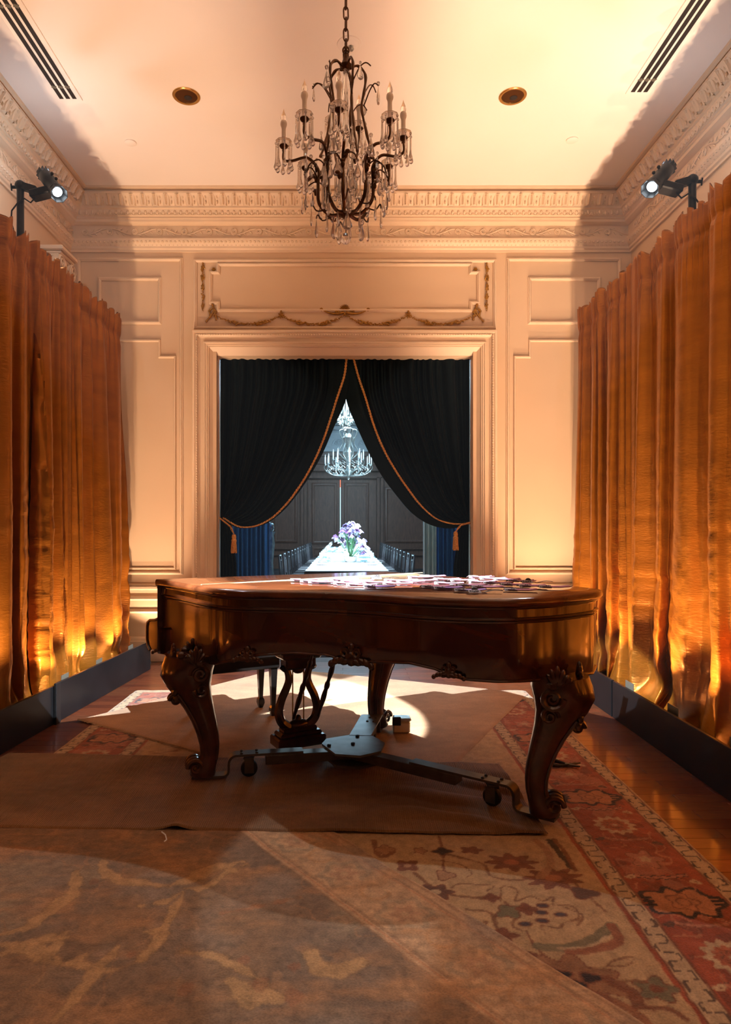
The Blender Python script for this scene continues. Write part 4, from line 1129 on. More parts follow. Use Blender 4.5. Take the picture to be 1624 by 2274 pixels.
def base_rug():
    x0, x1, y0, y1 = -1.75, 1.475, .9, 5.52
    xs = np.concatenate([np.arange(x0, -1.2, .008), np.arange(-1.2, -.05, .03), np.arange(-.05, x1+.001, .0058)]); ys = np.arange(y0, y1, .0075)
    Y, X = np.meshgrid(ys, xs, indexing='ij')
    skew = .012*(Y-3)
    e = np.minimum(np.minimum(x1-X, X-x0), y1-Y); right = (x1-X) < (X-x0)
    t = Y
    wob = .004*fbm(X*20, Y*20, 2, 2); e = e+wob
    C = np.zeros(X.shape+(3,)); C[:] = TAN
    nz = fbm(X*3, Y*3, 5, 4); C *= (1+.10*nz)[..., None]
    inb = soft(e, .50)
    red = np.array(RED)*(1+.22*fbm(X*7, Y*7, 8, 4))[..., None]
    C = C*(1-inb[..., None])+red*inb[..., None]
    # red band: drifting rosy clouds, blossoms, leaves
    C = put(C, (np.abs(fbm(X*8, Y*8, 133, 2)) < .045)*(e > .12)*(e < .39)*1.0, (.46, .20, .10), .7); C = put(C, (fbm(X*12, Y*12, 137, 3) > .55)*(e > .12)*(e < .39)*1.0, (.15, .04, .02), .7); cl = (fbm(X*9+3, Y*6, 31, 3) > .25)*(e > .12)*(e < .38); C = put(C, cl, ROSE, .55)
    for side, xc in ((1, x1-.255), (-1, x0+.255)):
        yy = 1.15; k = 0
        while yy < 5.4:
            dx = (X-xc); dy = (Y-yy); ang = np.arctan2(dy, dx); rr_ = np.hypot(dx, dy*1.0)
            near = rr_ < .2
            kind = k % 3
            if kind == 0:
                C = put(C, soft(rr_, .085+.010*np.cos(ang*12))*near, CREAM); C = put(C, soft(rr_, .058+.006*np.cos(ang*12))*near, (.36, .10, .04)); 
                C = put(C, soft(np.abs(rr_-.03-.006*np.cos(ang*8)), .004)*near, BROWN); C = put(C, soft(rr_, .012)*near, CREAM)
            elif kind == 1:
                rim = .10+.016*np.cos(ang*7)+.028*np.cos(2*ang)
                C = put(C, soft(rr_, rim+.018)*near, DK); C = put(C, soft(rr_, rim-.002)*near, (.40, .17, .075)); C = put(C, soft(np.abs(rr_-.05-.01*np.cos(ang*5)), .004)*near, BROWN)
                C = put(C, soft(np.abs(rr_-.025), .003)*near, BROWN)
                bars = (np.abs(dx) > .10)*(np.abs(dx) < .15)*(np.abs(dy) < .035)*(np.sin(dy*260) > 0); C = put(C, bars*1.0, DK)
            else:
                C = put(C, soft(rr_, .06+.018*np.cos(ang*5))*near, ROSE); C = put(C, soft(np.abs(rr_-.06-.018*np.cos(ang*5)), .003)*near, BROWN); C = put(C, soft(rr_, .022+.006*np.cos(ang*5))*near, CREAM)
            # comb-like sickle leaf between the blossoms
            yl = yy+.155; sick = np.abs((Y-yl)-.6*(X-xc)**2*3-.012); lim = (np.abs(X-xc) < .11)*(np.abs(Y-yl) < .06)
            C = put(C, soft(sick, .008)*lim, ROSE); C = put(C, soft(np.abs(sick-.010-.004*np.sign(np.sin(X*190))), .0025)*lim, BROWN if k % 2 else DK)
            for q in (-1, 1):
                d = np.hypot((X-xc-q*.115), (Y-yl+.02*q)*1.3); a2 = np.arctan2(Y-yl, X-xc-q*.115)
                C = put(C, soft(d, .020+.006*np.cos(a2*5)), CREAM if (k+q) % 2 else (.10, .05, .03)); C = put(C, soft(d, .006), BROWN)
            C = put(C, soft(np.abs((X-xc)-.09*np.sin((Y-yy)*15)), .003)*(np.abs(Y-yy) < .16)*(rr_ > .11), (.42, .17, .08), .8)
            yy += .31; k += 1
    # cream guard bands with a running hook pattern
    for a, c in ((.018, .092), (.405, .482)):
        band = (e > a)*(e < c)*1.0; C = put(C, band, np.array(CREAM))
        v = (e-a)/(c-a); hook = .5+.36*np.tanh(3.2*np.sin(2*np.pi*(t/.088+.10*v)))
        slope = np.abs(v-hook); C = put(C, (slope < .075)*band*(v > .1)*(v < .9)*1.0, DK if a < .2 else (.07, .04, .025), .9)
        vert = np.abs(np.sin(2*np.pi*(t/.088+.10*v))) < .13; C = put(C, vert*band*(np.abs(v-.5) < .34)*1.0, (.05, .03, .02), .9)
        for q in (a, c): C = put(C, soft(np.abs(e-q), .0045), BROWN)
    C = put(C, soft(e, .014), (.40, .28, .14))
    # field: vines, blossoms and leaves laid out from the floor points they show at
    def fp(cx, cy): return PZ(800+cx/1.971, 1500+cy/1.971, .01)
    fld = (e > .492)*1.0
    def vine(pts, wd, c, n=40):
        nonlocal C
        L = smooth_line([fp(*p) for p in pts], n); d, tm = seg_dist(X, Y, L); d = d+.0035*fbm(X*60, Y*60, 77, 2); C = put(C, soft(d, wd)*fld, c, .9)
    def blob(cx, cy, r, petals, c, c2=None, asp=1.0, rot=0, depth=.25, outline=BROWN):
        nonlocal C
        ox, oy = fp(cx, cy); dx = X-ox; dy = Y-oy; cr_, sr = math.cos(rot), math.sin(rot); u = (dx*cr_+dy*sr)/asp; v = -dx*sr+dy*cr_
        rr_ = np.hypot(u, v); an = np.arctan2(v, u); rim = r*(1+depth*np.cos(an*petals)); C = put(C, soft(rr_, rim+.006)*fld, outline); C = put(C, soft(rr_, rim)*fld, c)
        if c2: C = put(C, soft(rr_, r*.38)*fld, c2)
    V = (.20, .085, .035)
    vine([(345, 700), (362, 770), (370, 860)], .006, BROWN); blob(362, 768, .026, 4, DK, None, 1.3); blob(375, 872, .032, 3, (.40, .22, .11))
    vine([(380, 780), (470, 802), (540, 822), (585, 880), (660, 892), (760, 890)], .006, V); vine([(840, 870), (930, 900), (1000, 960), (1080, 1030)], .0055, V)
    blob(665, 815, .055, 8, BROWN, (.36, .12, .05), 1.5); blob(490, 762, .024, 5, BROWN, None, 1.5); blob(265, 765, .022, 5, (.36, .18, .09)); blob(850, 885, .062, 9, BROWN, (.36, .14, .06), 1.5, .2); blob(985, 950, .034, 3, (.10, .05, .03), None, 1.3)
    vine([(770, 720), (815, 760), (835, 830), (790, 880)], .016, (.36, .19, .09)); vine([(830, 720), (880, 780), (930, 840)], .014, DK); vine([(850, 715), (905, 780), (945, 850)], .010, BROWN)
    vine([(240, 860), (300, 910), (340, 950), (420, 960), (560, 975)], .007, V); blob(210, 830, .036, 4, BROWN, (.40, .22, .11), 1.1, .8); blob(335, 945, .042, 6, (.13, .06, .035), CREAM, 1.3); blob(580, 970, .022, 4, BROWN)
    vine([(405, 930), (420, 915), (500, 912), (590, 920), (560, 940)], .0035, V); vine([(250, 795), (320, 805), (450, 830), (490, 870), (470, 880)], .003, V)
    vine([(620, 985), (640, 920), (690, 935), (685, 985), (760, 965), (800, 985), (850, 965), (850, 1000)], .0035, V); vine([(470, 1022), (580, 1038), (600, 1090), (622, 1140)], .006, V); blob(625, 1135, .032, 5, BROWN, None, 1.4)
    vine([(640, 990), (690, 1040), (680, 1100), (720, 1115)], .005, V); blob(660, 1030, .034, 4, OLIVE, None, 1.3, .5); blob(735, 1020, .028, 4, BROWN); 
    for q in ((805, 1005), (800, 1035), (805, 1070), (730, 1085), (885, 1045)): blob(*q, .012, 2, (.06, .05, .06), None, 1.2)
    vine([(870, 1000), (940, 1010), (960, 1060), (900, 1080), (880, 1100), (800, 1095), (820, 1130)], .0035, V); vine([(900, 1010), (980, 1050), (960, 1090)], .0035, V)
    vine([(470, 1060), (400, 1020), (350, 960)], .005, V); vine([(460, 1040), (520, 1080), (560, 1075), (540, 1100), (480, 1090)], .0035, V)
    vine([(735, 1115), (780, 1190), (870, 1260), (960, 1310)], .006, BROWN); vine([(790, 1185), (900, 1190), (1030, 1150), (1110, 1090)], .020, OLIVE); vine([(930, 1205), (1040, 1195), (1140, 1150), (1110, 1095)], .018, (.27, .09, .04)); vine([(880, 1192), (1000, 1185), (1090, 1140)], .004, CREAM)
    vine([(1060, 1290), (1140, 1240), (1210, 1230), (1190, 1260), (1100, 1270)], .0035, V); blob(960, 1320, .085, 7, (.27, .13, .06), None, 1.5, -.5); blob(968, 1352, .020, 3, DK); blob(880, 1305, .022, 3, DK, None, 1.4); blob(1020, 1320, .020, 3, DK, None, 1.4)
    vine([(1000, 1380), (1120, 1420), (1230, 1480), (1290, 1540)], .016, (.24, .09, .04)); vine([(1100, 1330), (1210, 1390), (1230, 1440)], .020, BROWN); blob(1310, 1370, .045, 5, OLIVE, BROWN, 1.2); vine([(1140, 1330), (1270, 1345), (1350, 1370)], .004, V)
    vine([(1270, 1450), (1370, 1460), (1440, 1500)], .010, BROWN); blob(730, 1220, .018, 3, BROWN, None, 1.5); vine([(60, 720), (100, 790), (150, 770)], .012, BROWN); blob(110, 760, .034, 4, (.34, .17, .08))
    rs = random.Random(9)
    for k in range(40):   # far and left parts of the field, seen small
        X0 = rs.uniform(-1.2, .9); Y0 = rs.uniform(3.0, 5.0); a = rs.uniform(0, 6.28); L = [(X0, Y0), (X0+.08*math.cos(a), Y0+.08*math.sin(a)), (X0+.16*math.cos(a+.7), Y0+.16*math.sin(a+.7))]
        d, tm = seg_dist(X, Y, L); C = put(C, soft(d, .005)*fld, V); d = np.hypot(X-L[-1][0], Y-L[-1][1]); C = put(C, soft(d, .022)*fld, rs.choice([BROWN, (.36, .16, .08), OLIVE]))
    C *= (1+.16*fbm(X*40, Y*40, 13, 2))[..., None]
    Z = .008+.0010*fbm(X*30, Y*30, 4, 2)
    Z = np.where(e < .012, .001, Z)
    o = grid_obj('oriental_rug', np.stack([X+skew*.6, Y, Z], -1), M['rug'], None, (0, 3, 0), C)
    tag(o, 'large cream rug with red flowered border lying on the wooden floor', 'rug')
M['rug'] = rug_mat('wool_pile'); M['ribbed'] = rug_mat('ribbed_rug_back', 34.0)
base_rug()

def quad_rug(name, c00, c10, c11, c01, z, colf, m, label, nu, nv, zf=None):
    """bilinear patch; u along c00->c10, v along c00->c01"""
    u, v = np.meshgrid(np.linspace(0, 1, nu), np.linspace(0, 1, nv), indexing='xy')
    A, B, Cc, D = [np.array(p, float) for p in (c00, c10, c11, c01)]
    P = (A*(1-u)[..., None]*(1-v)[..., None]+B*u[..., None]*(1-v)[..., None]+Cc*u[..., None]*v[..., None]+D*(1-u)[..., None]*v[..., None])
    edge = np.minimum(np.minimum(u, 1-u), np.minimum(v, 1-v))
    Z = z+(zf(P[..., 0], P[..., 1], u, v) if zf else 0*u)
    Z = np.where(edge <= 0, Z-.006, Z)
    C = colf(P[..., 0], P[..., 1], u, v)
    wv = .004*fbm(P[..., 0]*5, P[..., 1]*5, 3, 2)
    o = grid_obj(name, np.stack([P[..., 0]+wv, P[..., 1]+wv, Z], -1), m, None, (float(A[0]), float(A[1]), 0), C)
    tag(o, label, 'rug'); return o
# plain tan rug lying askew behind and under the piano
def colA(X, Y, u, v):
    C = np.zeros(X.shape+(3,)); C[:] = (.40, .235, .12); C *= (1+.16*fbm(X*2.5, Y*6, 41, 4)+.10*fbm(X*16, Y*26, 43, 3))[..., None]; return C
quad_rug('plain_rug', (-1.86, 4.66), (.30, 3.16), (1.49, 5.40), (-.62, 6.35), .015, colA, M['rug'], 'plain tan rug with a fringed edge lying askew under the piano', 140, 140, lambda X, Y, u, v: .002*fbm(X*3, Y*3, 6, 2))
mb = MB(); rs = random.Random(4); A0 = Vector((-1.86, 4.66)); A1 = Vector((.30, 3.16)); dd = (A1-A0).normalized(); nn = Vector((dd.y, -dd.x))
for k in range(340):
    p = A0.lerp(A1, (k+rs.random())/340*.62); q = p+nn*rs.uniform(.010, .024)+dd*rs.uniform(-.008, .008)
    mb.tube([(p.x, p.y, .015), (q.x, q.y, .012)], .0016, 3)
pr = bpy.data.objects['plain_rug']; OFF[pr.name] = Vector(pr.location)
o = mb.build('fringe', M['linen'], pr); o['kind'] = 'stuff'; o.data.materials[0] = mat('fringe_thread', (.40, .27, .16), .9)
# ribbed brown runner across the room
def colB(X, Y, u, v):
    C = np.zeros(X.shape+(3,)); C[:] = (.205, .108, .045); C *= (1+.26*fbm(X*2.2, Y*5, 51, 4)+.12*fbm(X*14, Y*30, 52, 3))[..., None]
    C = put(C, np.clip(fbm(X*3, Y*7, 57, 3)-.55, 0, 1)*2, (.29, .18, .085), .5); return C
def zB(X, Y, u, v):
    wr = np.clip((X-.05)*1.6, 0, 1)*np.exp(-((Y-3.25)/.38)**2)
    zz = .020*wr*np.sin((Y*26+X*9+2.5*fbm(X*2, Y*2, 61, 2)))+.004*fbm(X*4, Y*4, 62, 3)
    kick_ = .020*np.exp(-((X+.75)/.05)**2)*np.exp(-((v)/.05)**2)
    for ox, oy in ((.905, 3.035), (.73, 3.17), (-.745, 3.52), (-.52, 3.56)): zz = zz*(1-np.exp(-((X-ox)**2+(Y-oy)**2)/.018))   # pressed flat by hooks and casters
    return np.maximum(zz, -.004)+kick_
quad_rug('brown_runner', (-2.03, 2.975), (.885, 2.895), (.872, 3.76), (-1.99, 3.94), .024, colB, M['ribbed'], 'ribbed brown flat rug laid across the room under the front of the piano dolly', 330, 110, zB)
# faded rug in the foreground
def fc(cx, cy): return PZ(cx/2.03, 1600+cy/2.03, .014)
def colC(X, Y, u, v):
    C = np.zeros(X.shape+(3,)); C[:] = (.215, .128, .066)
    n1 = fbm(X*3.1, Y*3.1, 71, 4); n2 = fbm(X*8, Y*18, 73, 4)
    C = put(C, np.clip(.5+n1, 0, 1), (.170, .118, .078), .8); C = put(C, np.clip(n2-.1, 0, 1), (.36, .18, .075), .55); C = put(C, np.clip(n1-.5, 0, 1)*2, (.30, .22, .13), .5)
    nrm = (-.797, -.603); ed = (X-.064)*nrm[0]+(Y-2.783)*nrm[1]; al = (X-.064)*.603-(Y-2.783)*.797
    brd = soft(ed, .33); C = put(C, brd, (.47, .29, .15), .85); C = put(C, brd*np.clip(fbm(X*7, Y*7, 81, 3), 0, 1), (.30, .18, .10), .6)
    for q in (.018, .05, .295, .33): C = put(C, soft(np.abs(ed-q), .006), (.26, .14, .07), .6)
    for q in (.062, .31): C = put(C, soft(np.abs(ed-q), .004), (.42, .16, .06), .5)
    for k in range(-4, 7):
        a0 = .13+k*.34; dx = al-a0; dy = ed-.18; r_ = np.hypot(dx, dy); an = np.arctan2(dy, dx)
        C = put(C, soft(np.abs(r_-.085-.012*np.cos(an*6)), .012), (.27, .20, .12), .6); C = put(C, soft(r_, .045+.012*np.cos(an*6)), (.33, .17, .09), .6); C = put(C, soft(r_, .015), (.42, .27, .14), .8)
        dx = al-a0-.17; r_ = np.hypot(dx, (ed-.17)); C = put(C, soft(np.abs(r_-.05), .008)*(ed > .13), (.38, .20, .08), .6)
    C = put(C, (np.abs(fbm(X*5, Y*5, 121, 3)) < .05)*1.0, (.36, .19, .085), .35); C = put(C, np.clip(fbm(X*5+9, Y*12, 125, 4)-.25, 0, 1)*1.4, (.40, .20, .08), .6); C = put(C, np.clip(fbm(X*4+3, Y*4, 127, 3)-.35, 0, 1)*1.5, (.24, .19, .14), .6)
    fld = 1-brd
    def vine(pts, wd, wd2, c=(.47, .275, .115), k=.62):
        nonlocal C
        L = smooth_line([fc(*p) for p in pts], 40); d, t = seg_dist(X, Y, L); d = d+.011*fbm(X*26, Y*26, 91, 3)
        ww = wd+(wd2-wd)*np.sin(np.pi*np.clip(t, 0, 1)); C = put(C, soft(d, ww+.006)*fld, (.25, .14, .06), .5); C = put(C, soft(d, ww)*fld, c, k)
    vine([(455, 630), (480, 690), (540, 720), (640, 735), (720, 745), (790, 735)], .006, .022); vine([(780, 740), (860, 715), (960, 670), (1090, 640)], .012, .032); vine([(820, 760), (930, 750), (1020, 690), (1110, 650)], .006, .016)
    vine([(830, 780), (790, 860), (740, 950), (690, 1030), (640, 1070)], .012, .018); vine([(650, 1075), (530, 1120), (380, 1105), (200, 1085), (80, 1040)], .008, .014); vine([(640, 835), (740, 820), (830, 770)], .006, .014)
    vine([(335, 685), (345, 740), (290, 810), (200, 880), (110, 940), (0, 970)], .006, .030); vine([(0, 1010), (120, 1020), (200, 1060), (290, 960)], .01, .03); vine([(0, 1060), (130, 1000), (300, 985)], .006, .018)
    vine([(535, 1018), (470, 1100), (400, 1180), (330, 1270), (260, 1350)], .006, .020); vine([(650, 955), (720, 940), (780, 880)], .004, .010); vine([(240, 1070), (300, 1100), (390, 1060)], .004, .014)
    vine([(820, 1050), (960, 1060), (1050, 1110), (1200, 1180)], .006, .020); vine([(1050, 1180), (1130, 1240), (1250, 1260)], .02, .045); vine([(1400, 1050), (1440, 1110), (1530, 1130), (1620, 1090)], .02, .03)
    vine([(60, 560), (140, 580), (220, 555)], .004, .010, (.28, .13, .06), .6); vine([(1000, 870), (1180, 840), (1350, 800)], .003, .006, (.30, .13, .06), .6)
    for (a, c, r) in ((1100, 1080, .020), (1175, 1190, .030), (1320, 1250, .030), (840, 1220, .022), (590, 1060, .016), (420, 730, .018), (1330, 1110, .018)):
        ox, oy = fc(a, c); d = np.hypot(X-ox, Y-oy)+.010*fbm(X*40, Y*40, 95, 2); C = put(C, soft(d, r)*fld, (.24, .10, .045), .6)
    C *= 1.15*(1+.20*fbm(X*45, Y*45, 99, 2)+.10*fbm(X*10, Y*90, 98, 2))[..., None]
    return np.clip(C, .01, 1)
# its right edge runs along direction (.603, -.797)
E0 = np.array((.064, 2.783)); ed = np.array((.603, -.797)); en = np.array((-.797, -.603))
c00 = E0-ed*1.15; c10 = E0+ed*2.6
quad_rug('faded_rug', tuple(c00), tuple(c10), tuple(c10+en*1.80), tuple(c00+en*1.80), .016, colC, M['rug'], 'faded grey and tan floral rug in front of the brown runner', 460, 380, lambda X, Y, u, v: .0012*fbm(X*6, Y*6, 66, 2))
# loose thread at the runner edge
X, Y = PZ(368, 1852, .03); mb = MB(); mb.tube([(X-.02, Y+.01, .035), (X, Y-.006, .03), (X+.012, Y-.03, .02), (X+.006, Y-.045, .018)], .003, 5)
tag(mb.build('loose_thread', M['linen'], None, loc=(X, Y, .02)), 'pale loose thread at the edge of the brown runner', 'thread')

# ------------------------------------------------------------------ chandelier
CHY = 3.6
def zc(y): return H+(CY-y)*CHY/F
ch = thing('chandelier', (0.005, CHY, zc(478)), 'bronze chandelier with candle bulbs and hanging crystal drops over the piano', 'chandelier')
cx0 = .006
def C3(r, a, z): return Vector((cx0+r*math.sin(a), CHY-r*math.cos(a), z))    # a = 0 faces the room end with the camera
def smoothp(pts, k=5):
    pts = [Vector(p) for p in pts]; sm = []
    for i in range(len(pts)-1):
        p0 = pts[max(i-1, 0)]; p1 = pts[i]; p2 = pts[i+1]; p3 = pts[min(i+2, len(pts)-1)]
        for q in range(k):
            t = q/k; sm.append(.5*((2*p1)+(p2-p0)*t+(2*p0-5*p1+4*p2-p3)*t*t+(3*p1-p0-3*p2+p3)*t**3))
    sm.append(pts[-1]); return sm
# chain
zl = zc(148)+.055; k = 0; link_me = None
while zl < ZC:
    if link_me is None:
        mb = MB(); pts = [(.013*math.cos(a)*(1 if True else 0), 0, .024*math.sin(a)+(.012 if math.sin(a) > 0 else -.012)) for a in [i*2*math.pi/14 for i in range(14)]]
        mb.tube([(p[0]+cx0, CHY, p[2]+zl) for p in pts], .0045, 6, closed=True); link_me = mb.build('chain_link', M['bronze'], ch); L0 = zl
        # recentre mesh on the link
        for vv in link_me.data.vertices: vv.co -= Vector((cx0-.005, 0, L0-zc(478)))
        link_me.location = (cx0-.005, 0, L0-zc(478))
    else:
        c = link_me.copy(); col.objects.link(c); c.location = (cx0-.005, 0, zl-zc(478)); c.rotation_euler = (0, 0, (k % 2)*math.pi/2+.25)
    zl += .058; k += 1
mb = MB(); mb.lathe([(.006, zc(118)), (.014, zc(120)), (.010, zc(124)), (.018, zc(134)), (.026, zc(143)), (.034, zc(146)), (.030, zc(151)), (.016, zc(156))], 16, (cx0, CHY, 0)); fix_normals(mb.build('crown', M['bronze'], ch))
mb = MB(); pts = [(cx0+.016*math.cos(a), CHY, zc(112)+.020*math.sin(a)) for a in [i*2*math.pi/14 for i in range(14)]]; mb.tube(pts, .005, 6, closed=True); mb.build('crown_ring', M['bronze'], ch)
# glass stem and baluster
mb = MB(); mb.lathe([(.010, zc(470)), (.022, zc(462)), (.030, zc(440)), (.024, zc(410)), (.013, zc(392)), (.022, zc(384)), (.030, zc(366)), (.022, zc(352)), (.010, zc(340)), (.016, zc(318)), (.020, zc(290)), (.012, zc(262)), (.022, zc(236)), (.028, zc(212)), (.020, zc(188)), (.010, zc(170)), (.016, zc(160))], 16, (cx0, CHY, 0), None, 8, .06); fix_normals(mb.build('glass_stem', M['crystal'], ch))
mb = MB(); mb.lathe([(.004, zc(489)), (.012, zc(486)), (.030, zc(480)), (.038, zc(474)), (.026, zc(468)), (.016, zc(462))], 18, (cx0, CHY, 0)); fix_normals(mb.build('lower_hub', M['bronze'], ch))
mb = MB(); mb.ball((cx0-.002, CHY, zc(530)), .030, 16, 10); mb.build('crystal_ball', M['crystal'], ch)
mb = MB(); mb.tube([(cx0, CHY, zc(489)), (cx0, CHY, zc(518))], .003, 5); mb.build('ball_pin', M['bronze'], ch)
# cage ribs from the crown down to the arms
for q in range(5):
    a = math.radians(20+72*q)
    pts = smoothp([C3(.02, a, zc(152)), C3(.065, a, zc(146)), C3(.105, a, zc(165)), C3(.10, a, zc(200)), C3(.085, a, zc(238)), C3(.11, a, zc(290)), C3(.14, a, zc(340)), C3(.17, a, zc(372))], 5)
    mb = MB(); mb.tube(pts, [.0075+.0015*math.sin(i*1.3) for i in range(len(pts))], 6); mb.build('cage_rib', M['bronze'], ch)
    for (da, zz) in ((.35, 190), (-.35, 215)):
        p0 = C3(.098, a, zc(zz+18)); pts = smoothp([p0, C3(.13, a+da*.6, zc(zz-8)), C3(.16, a+da, zc(zz-16)), C3(.185, a+da*1.2, zc(zz-6))], 4)
        mb = MB(); mb.tube(pts, .0035, 5); mb.build('twig', M['bronze'], ch)
# prototypes for drops
def drop_mb(L, W, th):
    mb = MB(); prof = [(-.5, .0), (-.44, .30), (-.30, .50), (-.12, .44), (.12, .26), (.38, .10), (.5, .04)]; rings = []
    for t, wd in prof:
        w2 = max(wd*W, .0006); rings.append([(w2*math.cos(k*math.pi/3), w2*th*math.sin(k*math.pi/3), t*L) for k in range(6)])
    mb.loft(rings); mb.ball((0, 0, L*.5+W*.22), W*.2, 6, 4); return mb
def prism_mb(L, W):
    mb = MB(); prof = [(-.5, .1), (-.47, .5), (-.40, .80), (-.33, .72), (-.22, .42), (-.08, .26), (.46, .20), (.5, .05)]
    mb.loft([[(r_*W*math.cos(k*math.pi/4), r_*W*math.sin(k*math.pi/4), t*L) for k in range(8)] for t, r_ in prof]); mb.ball((0, 0, .56*L), W*.45, 6, 4); return mb
dp = {}
def hang(kind, p, rz=0.0, wire=None):
    if kind not in dp:
        mb = {'big': lambda: drop_mb(.100, .056, .42), 'mid': lambda: drop_mb(.082, .038, .45), 'long': lambda: drop_mb(.105, .026, .6), 'prism': lambda: prism_mb(.135, .0155)}[kind]()
        o = mb.build({'big': 'pear_drop', 'mid': 'pear_drop', 'long': 'spear_drop', 'prism': 'prism_drop'}[kind], M['crystal'], None, smooth=(kind == 'prism')); dp[kind] = o; o.parent = ch
    else: o = dp[kind].copy(); col.objects.link(o); o.parent = ch
    half = {'big': .060, 'mid': .048, 'long': .057, 'prism': .078}[kind]
    o.location = Vector(p)-Vector((0, 0, half))-OFF[ch.name]; o.rotation_euler = (0, 0, rz)
candle0 = None
def candle(r, a, z, tall=1.12):
    """cup, glass pan, sleeve, bulb and its ring of prisms"""
    c = C3(r, a, z)
    mb = MB(); mb.lathe([(.004, -.030), (.010, -.026), (.008, -.018), (.020, -.008), (.024, 0), (.022, .004), (.012, .006)], 14, c); fix_normals(mb.build('candle_cup', M['bronze'], ch))
    mb = MB(); mb.lathe([(.012, .002), (.030, .006), (.041, .016), (.044, .024), (.041, .024), (.028, .010), (.012, .006)], 18, c, None, 9, .03); fix_normals(mb.build('glass_pan', M['crystal'], ch))
    h = .088*tall
    mb = MB(); mb.lathe([(.0115, 0), (.0115, h-.012), (.013, h-.006), (.017, h+.004), (.0185, h+.014), (.0165, h+.026), (.012, h+.031), (.002, h+.032)], 12, c+Vector((0, 0, .006))); s = fix_normals(mb.build('candle_sleeve', M['candle'], ch))
    mb = MB(); mb.lathe([(.010, h+.030), (.0145, h+.040), (.0155, h+.050), (.011, h+.064), (.006, h+.076), (.0025, h+.088), (.0006, h+.096)], 12, c+Vector((0, 0, .006))); fix_normals(mb.build('bulb', M['bulb'], s))
    for k in range(8):
        th = 2*math.pi*k/8+.2; hang('prism', c+Vector((.042*math.cos(th), .042*math.sin(th), .012)), th)
def ch_arm(r, a, z):
    mb = MB()
    pts = smoothp([C3(.022, a, zc(474)), C3(.085, a, zc(478)), C3(.145, a, zc(452)), C3(.150, a, zc(410)), C3(.150, a, zc(378)), C3(r*.62, a+.06, zc(355)), C3(r*.86, a+.04, zc(362)), C3(r*1.0, a, z-.075), C3(r, a, z-.025)], 5)
    mb.tube(pts, [.0105-.004*i/len(pts) for i in range(len(pts))], 6); A = mb.build('arm', M['bronze'], ch)
    for (rr_, zz, da) in ((.152, 400, .0), (.150, 380, .1), (.155, 425, -.1)):
        mb = MB(); R = Matrix.Rotation(a, 3, 'Z')
        mb.ball(C3(rr_+.010, a+da, zc(zz)), (.012, .010, .020), 6, 4, R); mb.ball(C3(rr_+.02, a+da*1.5, zc(zz-6)), (.014, .006, .010), 6, 4, R); mb.build('bronze_leaf', M['bronze'], A)
    # curled tendrils carrying drops
    for sg in (-1, 1):
        p = smoothp([C3(.150, a, zc(400)), C3(.185, a+sg*.16, zc(382)), C3(.225, a+sg*.30, zc(392)), C3(.235, a+sg*.36, zc(408))], 4)
        mb = MB(); mb.tube(p, .004, 5); mb.build('twig', M['bronze'], ch); hang('mid' if sg > 0 else 'long', p[-1], a)
    p = smoothp([C3(.12, a, zc(468)), C3(.16, a+.1, zc(472)), C3(.185, a+.16, zc(458)), C3(.19, a+.2, zc(466))], 4)
    mb = MB(); mb.tube(p, .004, 5); mb.build('twig', M['bronze'], ch); hang('long', p[-1], a)
ring = [(.325, -6), (.325, 43), (.315, 74), (.31, 128), (.31, 180), (.31, -132), (.335, -88), (.325, -40)]
for r_, deg in ring:
    a = math.radians(deg); ch_arm(r_, a, 3.405); candle(r_, a, 3.405)
for r_, deg, z in ((.22, 160, 3.63), (.22, -160, 3.66)):
    a = math.radians(deg)
    mb = MB(); pts = smoothp([C3(.10, a, zc(300)), C3(.15, a, zc(330)), C3(r_, a, z-.08), C3(r_, a, z-.025)], 5); mb.tube(pts, .007, 6); mb.build('arm', M['bronze'], ch); candle(r_, a, z)
for k in range(12):
    a = math.radians(15+30*k); hang('big' if k % 2 else 'mid', C3(.125+.02*(k % 3), a, zc(345+12*(k % 4))), a)
for k in range(9):
    a = math.radians(40*k+5); hang('big' if k % 3 == 0 else 'long', C3(.075+.03*(k % 2), a, zc(480-4*(k % 3))), a)
for k in range(10):
    a = math.radians(36*k+10); hang('mid', C3(.20+.04*(k % 2), a, zc(425+8*(k % 3))), a)
for k in range(6):
    a = math.radians(60*k+25); hang('big' if k % 2 else 'mid', C3(.175, a, zc(185+6*(k % 2))), a)
for k in range(14):
    a = math.radians(360/14*k+9); hang('big' if k % 3 == 1 else 'mid', C3(.19+.035*(k % 2), a, zc(330+16*(k % 3))), a); hang('prism', C3(.13, a, zc(395+10*(k % 3))), a)
for k in range(8):
    a = math.radians(45*k+22); hang('prism', C3(.09, a, zc(300)), a); hang('prism', C3(.06, a+.2, zc(385)), a)

# ------------------------------------------------------------------ dining hall beyond the doorway
FY = 22.0
fz = lambda y: H+(CY-y)*FY/F
fxx = lambda x: (x-CX)*FY/F
b = MB(); b.box((0, (JB+FY)/2+.2, -.05), (9.4, FY-JB+.8, .1)); tag(b.build('floor', M['dfloor'], smooth=False), kind=S)
b = MB(); b.box((0, (JB+FY)/2+.2, 4.95), (9.4, FY-JB+.8, .1)); tag(b.build('ceiling', M['dplaster'], smooth=False), kind=S)
for nm, x in (('wall_dining_left', -4.6), ('wall_dining_right', 4.6)):
    b = MB(); b.box((x, (JB+FY)/2, 2.45), (.2, FY-JB, 4.9)); tag(b.build(nm, M['dwood'], smooth=False), kind=S)
b = MB(); b.box((0, FY+.1, 2.45), (9.4, .2, 4.9)); wd = b.build('wall_dining_far', M['dwood'], smooth=False); tag(wd, kind=S); OFF[wd.name] = Vector()
